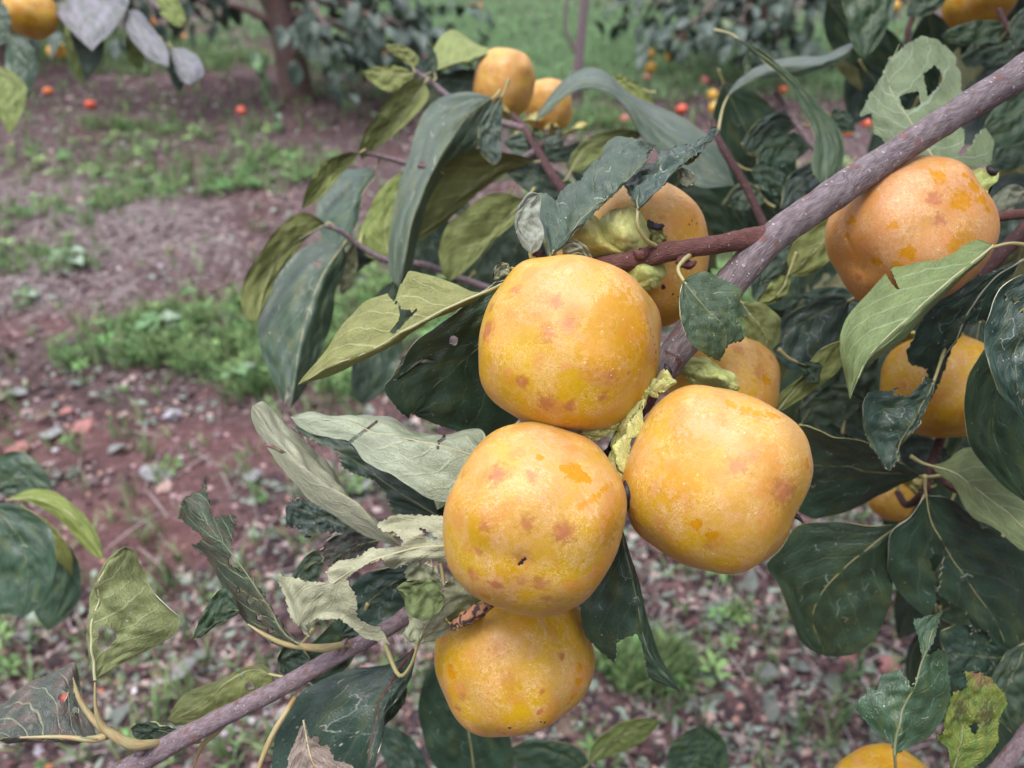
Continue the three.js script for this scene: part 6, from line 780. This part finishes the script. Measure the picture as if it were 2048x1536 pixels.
{ // the tree that carries the near branches: it stands beside the picture and shades its right-hand side
  const t = new THREE.Group(); top(t, 'persimmon_tree'); tag(t, 'persimmon tree the near branches grow from, standing just outside the view', 'tree'); t.position.set(1.25, 0, -0.35);
  part('trunk', tube([V(0, -0.05, 0), V(0.02, 0.5, 0), V(-0.02, 1.1, 0.02), V(0, 2.5, 0)], [0.11, 0.085, 0.075, 0.02], { seg: 40, rad: 18, bump: 0.08, freq: 6 }), MAT.trunk, t);
  const ends = []; for (const [a, y0, len, rise] of [[3.3, 1.0, 0.75, 0.5], [2.6, 1.3, 0.8, 0.5], [3.9, 1.2, 0.9, 0.5], [3.1, 1.6, 1.1, 0.35], [2.2, 1.1, 0.9, 0.4], [4.6, 1.2, 1.0, 0.4], [1.2, 1.2, 0.8, 0.4], [0.2, 1.1, 0.8, 0.4], [5.4, 1.3, 0.8, 0.4], [3.6, 1.8, 1.0, 0.3]]) { const d = V(Math.cos(a), 0, Math.sin(a)), p = [0, 0.35, 0.7, 1].map((s) => d.clone().multiplyScalar(s * len).add(V(0, y0 + rise * s, 0))); part('limb', tube(p, [0.03, 0.022, 0.014, 0.006], { seg: 24, rad: 9, bump: 0.1, freq: 10 }), MAT.trunk, t); const c = smoothCurve(p); for (let i = 3; i <= 12; i++) ends.push(c.getPointAt(Math.min(1, i / 11))); }
  const ms = [], o = new THREE.Object3D();
  for (let i = 0; i < 2600 && ms.length < 850; i++) { const p = ends[Math.floor(rng() * ends.length)].clone().add(V(rr(-0.26, 0.26), rr(-0.3, 0.3), rr(-0.26, 0.26))), w = p.clone().add(t.position), [x, y] = pix(w), dep = w.clone().sub(EYE).dot(FWD); if (dep > -0.2 && x < 2400 && y > -350) continue; if (w.distanceTo(EYE) < 0.45) continue; o.position.copy(p); o.rotation.order = 'YXZ'; o.rotation.set(rr(0.1, 1.2), rr(0, 6.3), rr(-0.5, 0.5)); o.scale.setScalar(rr(0.75, 1.15)); o.updateMatrix(); ms.push(o.matrix.clone()); }
  const im = new THREE.InstancedMesh(farLeaves[0], farMats[2], ms.length); ms.forEach((m, i) => im.setMatrixAt(i, m)); im.name = 'crown_foliage'; im.userData.kind = 'stuff'; im.castShadow = im.receiveShadow = true; t.add(im);
}
for (const [x, z] of [[-2.3, 2.5], [0.0, 2.9], [2.5, 2.7], [-3.6, -0.6]]) { // unseen trees, added round the viewpoint to block the low sky
  const t = new THREE.Group(); top(t, 'persimmon_tree'); tag(t, 'unseen persimmon tree added outside the view to block the low sky', 'tree', 'unseen orchard trees added to block the low sky'); t.position.set(x, 0, z);
  part('trunk', tube([V(0, -0.05, 0), V(0.02, 0.5, 0), V(-0.02, 1.2, 0.02), V(0, 2.9, 0)], [0.1, 0.08, 0.07, 0.02], { seg: 30, rad: 14, bump: 0.08, freq: 6 }), MAT.trunk, t);
  const im = new THREE.InstancedMesh(farLeaves[2], farMats[0], 900), o = new THREE.Object3D();
  for (let i = 0; i < 900; i++) { const a = rr(0, 6.3), r = 1.15 * Math.sqrt(rng()), h = rr(-1, 1); o.position.set(Math.cos(a) * r * Math.sqrt(1 - h * h * 0.8), 1.85 + 1.25 * h, Math.sin(a) * r * Math.sqrt(1 - h * h * 0.8)); o.rotation.order = 'YXZ'; o.rotation.set(rr(0.1, 1.3), rr(0, 6.3), rr(-0.5, 0.5)); o.scale.setScalar(rr(1.3, 1.9)); o.updateMatrix(); im.setMatrixAt(i, o.matrix); }
  im.name = 'crown_foliage'; im.userData.kind = 'stuff'; im.castShadow = im.receiveShadow = true; t.add(im);
}
// fruit on the far trees and fallen fruit
const farFruit = fruitGeo(0.037, 0.98, 2, 18, 26, 0), fallenFruit = fruitGeo(0.036, 0.82, 5, 18, 26, 0.1);
const mYellow = sharedSkins[0], ripe = [[0.60, 0.10, 0.045], [0.62, 0.17, 0.04], [0.50, 0.12, 0.11]].map((c, i) => phys({ name: 'ripe_skin_' + i, color: new THREE.Color().setRGB(...c), roughness: 0.4 }));
const gOrange = phys({ name: 'orange_skin', color: new THREE.Color().setRGB(0.68, 0.26, 0.03), roughness: 0.45 });
function farPersimmon(x, y, d, label, mat, s = 1) { const g = new THREE.Group(); top(g, 'persimmon'); tag(g, label, 'persimmon', 'persimmons on the far trees'); g.position.copy(P(x, y, d)); g.scale.setScalar(s); g.rotation.set(rr(2.7, 3.5), rr(0, 6), 0); part('skin', farFruit, mat, g); part('calyx', farCalyx, CALYX, g); return g; }
const farCalyx = calyxLobe(0.037, 0.98, 0, { lift: 0.006 });
const onA = 'yellow persimmon hanging low on the tree with the stout trunk', onB = 'small yellow persimmon hanging in the dense dark tree', onC = 'yellow persimmon hanging in the shaded tree above red earth';
[[620, 100, 4.6], [760, 115, 4.5], [653, 85, 4.9], [660, 108, 4.8], [375, 12, 4.6], [303, 44, 5.2]].forEach(([x, y, d], i) => farPersimmon(x, y, d, onA, i > 1 ? gOrange : mYellow, i > 1 ? 0.8 : 1.1));
[[1302, 135, 5.0], [1340, 113, 5.2], [1300, 108, 5.2], [1363, 74, 5.2], [1425, 190, 4.4], [1428, 217, 4.1], [1466, 212, 4.1], [1790, 12, 4.4], [1770, 116, 3.6]].forEach(([x, y, d], i) => farPersimmon(x, y, d, onB, i === 3 ? gOrange : mYellow, i < 4 ? 0.95 : 0.8));
[[122, 100, 4.0], [107, 104, 4.2]].forEach(([x, y, d]) => farPersimmon(x, y, d, onC, mYellow, 0.95));
const fallenLabel = ['red overripe persimmon lying on the litter', 'orange fallen persimmon lying on the litter', 'pinkish split persimmon lying on the litter'];
[[483, 224, 0], [183, 217, 0], [95, 180, 1], [370, 82, 0], [1292, 160, 2], [1566, 182, 1], [1362, 222, 0], [1408, 172, 2], [1735, 245, 0], [1692, 268, 1], [1250, 245, 2], [945, 12, 2], [962, 12, 0], [195, 1372, 1], [128, 1398, 0], [98, 1528, 1], [1050, 160, 1]].forEach(([x, y, k], i) => {
  const g = new THREE.Group(); top(g, 'fallen_persimmon'); tag(g, fallenLabel[k], 'persimmon', 'fallen fruit on the ground, ' + ['red', 'orange', 'pinkish'][k]);
  const p = G(x, y), small = y > 1000; g.position.set(p.x, groundH(p.x, p.z) + (small ? 0.003 : 0.024), p.z); g.rotation.set(rr(-0.5, 0.5), rr(0, 6), rr(-0.5, 0.5)); small ? g.scale.set(0.30, 0.16, 0.2) : g.scale.setScalar(rr(0.8, 1)); part('skin', fallenFruit, ripe[k], g);
});
// whole fallen leaves, loose stones, some distinct weeds
const deadMats = [[0.19, 0.215, 0.18], [0.27, 0.28, 0.26], [0.12, 0.145, 0.10], [0.22, 0.155, 0.115], [0.07, 0.10, 0.07]].map((c, i) => phys({ name: 'fallen_leaf_' + i, color: new THREE.Color().setRGB(...c), roughness: 0.65, side: THREE.DoubleSide, bumpMap: bumpLeaf, bumpScale: -0.002 }));
const deadLabels = ['grey green fallen leaf lying on the soil', 'pale grey fallen leaf lying on the soil', 'dull olive fallen leaf lying on the soil', 'brown dried fallen leaf lying on the soil', 'dark green fallen leaf lying on the soil'], deadGroups = ['grey green', 'pale grey', 'olive', 'brown', 'dark green'];
const curled = [farLeaf(0.085, 0.024, -0.1, 0.5, 1), farLeaf(0.095, 0.028, -0.25, 0.25, 2), farLeaf(0.07, 0.022, 0.05, 0.7, 5)];
const named = [[500, 940, 1], [330, 838, 0], [215, 905, 1], [130, 950, 2], [290, 935, 1], [420, 1300, 0], [440, 1185, 0], [80, 860, 1], [60, 1290, 0], [1425, 1195, 0], [1500, 1180, 0], [1660, 1480, 1], [1560, 1330, 0], [1330, 1290, 1], [1690, 1380, 0], [1730, 1250, 1], [1480, 1250, 2], [1400, 1420, 1], [1550, 1440, 0], [1610, 1300, 2], [1250, 1400, 4], [620, 960, 0], [690, 980, 1], [560, 1080, 2], [250, 1400, 0], [330, 1350, 1], [150, 1280, 3], [120, 700, 1], [210, 715, 1], [230, 780, 0], [60, 790, 1]];
for (let i = 0; i < 85; i++) {
  const n = named[i], p = n ? G(n[0], n[1]) : G(rr(0, 2000), rr(250, 1530)); const kd = n ? n[2] : Math.floor(rng() * 5), m = new THREE.Mesh(curled[i % 3], deadMats[kd]); m.castShadow = m.receiveShadow = true;
  m.position.set(p.x, groundH(p.x, p.z) + 0.008, p.z); m.rotation.order = 'YXZ'; m.rotation.set(rr(-0.35, 0.15), rr(0, 6.3), rr(-0.4, 0.4)); m.scale.setScalar(rr(0.4, 0.85)); tag(top(m, 'fallen_leaf'), deadLabels[kd], 'leaf', 'fallen leaves, ' + deadGroups[kd]);
}
const stoneGeo = new THREE.IcosahedronGeometry(1, 3); { const p = stoneGeo.attributes.position; for (let i = 0; i < p.count; i++) { const v = V(p.getX(i), p.getY(i), p.getZ(i)), k = 1 + 0.22 * N3(v.x, v.y, v.z) + 0.08 * N3(v.x * 3, v.y * 3, v.z * 3); p.setXYZ(i, v.x * k * 1.2, v.y * k * 0.6, v.z * k); } stoneGeo.computeVertexNormals(); }
const stoneMats = [[0.30, 0.14, 0.12], [0.36, 0.33, 0.36], [0.44, 0.30, 0.25]].map((c, i) => phys({ name: 'stone_' + i, color: new THREE.Color().setRGB(...c), roughness: 0.9 }));
[[165, 845, 0, 0.028], [130, 820, 0, 0.02], [345, 830, 1, 0.022], [30, 890, 0, 0.03], [510, 945, 1, 0.014], [290, 940, 1, 0.014], [330, 975, 2, 0.018], [1300, 1205, 1, 0.008], [1530, 1425, 2, 0.011], [1420, 1430, 2, 0.012], [1460, 1320, 2, 0.009], [1350, 1300, 2, 0.010], [1440, 1345, 2, 0.009], [1500, 1345, 2, 0.010], [280, 1310, 2, 0.010], [310, 1360, 1, 0.009], [70, 1495, 1, 0.010], [1620, 1500, 2, 0.011], [1400, 1490, 2, 0.012], [1780, 1330, 0, 0.022], [1700, 1300, 0, 0.018]].forEach(([x, y, k, s]) => {
  const p = G(x, y), m = new THREE.Mesh(stoneGeo, stoneMats[k]); m.castShadow = m.receiveShadow = true; m.position.set(p.x, groundH(p.x, p.z) + s * 0.2, p.z); m.rotation.set(rr(-0.3, 0.3), rr(0, 6), rr(-0.3, 0.3)); m.scale.setScalar(s); tag(top(m, 'stone'), ['reddish clod larger than the gravel around it', 'pale grey stone larger than the gravel around it', 'tan stone larger than the gravel around it'][k], 'stone', 'loose stones, ' + ['reddish', 'grey', 'tan'][k]);
});
const weedMat = plain('weed_leaf_bright', [0.13, 0.24, 0.10], 0.5), weedPale = plain('weed_leaf_pale', [0.24, 0.32, 0.22], 0.5), broad = farLeaf(0.075, 0.022, 0.3, 0.4, 3);
function weed(x, y, n, s, label) { const p = G(x, y), g = new THREE.Group(); top(g, 'weed_plant'); tag(g, label, 'weed'); g.position.set(p.x, groundH(p.x, p.z), p.z); part('stem', tube([V(0, 0, 0), V(0.004, 0.03 * s, 0), V(0, 0.06 * s, 0.004)], [0.0018, 0.0014, 0.001], { seg: 6, rad: 5 }), weedMat, g); for (let i = 0; i < n; i++) { const m = part('leaf', broad, i % 3 ? weedMat : weedPale, g); m.position.y = 0.06 * s * (i / n); m.rotation.order = 'YXZ'; m.rotation.set(rr(-0.7, 0.1), i * 2.4 + rr(-0.3, 0.3), 0); m.scale.setScalar(s * rr(0.6, 1)); } }
weed(150, 530, 7, 1.2, 'bright broad leaved weed on bare soil, apart from the weed patch'); weed(320, 660, 9, 1.3, 'tall broad leaved weed inside the large weed patch'); weed(480, 760, 9, 1.1, 'low broad leaved weed at the edge of the weed patch'); weed(60, 600, 5, 0.8, 'small weed with few leaves in the straw');
{ // wilted climbing weed in front of the trunk
  const p = G(565, 262), g = new THREE.Group(); top(g, 'weed_plant'); tag(g, 'tall wilted green weed in front of the stout trunk', 'weed'); g.position.set(p.x, 0, p.z);
  const c = [V(0, 0, 0), V(-0.03, 0.12, 0), V(-0.06, 0.24, 0.01), V(-0.04, 0.34, 0), V(-0.09, 0.46, 0)]; part('stem', tube(c, [0.007, 0.006, 0.006, 0.005, 0.003], { seg: 20, rad: 6, bump: 0.2, freq: 40 }), weedMat, g);
  const cc = smoothCurve(c); for (let i = 0; i < 14; i++) { const m = part('leaf', broad, i % 2 ? weedPale : weedMat, g); m.position.copy(cc.getPointAt(0.15 + 0.84 * i / 14)); m.rotation.order = 'YXZ'; m.rotation.set(rr(0.3, 1.3), rr(0, 6.3), 0); m.scale.setScalar(rr(0.6, 1.3)); }
}
renderer.render(scene, camera);
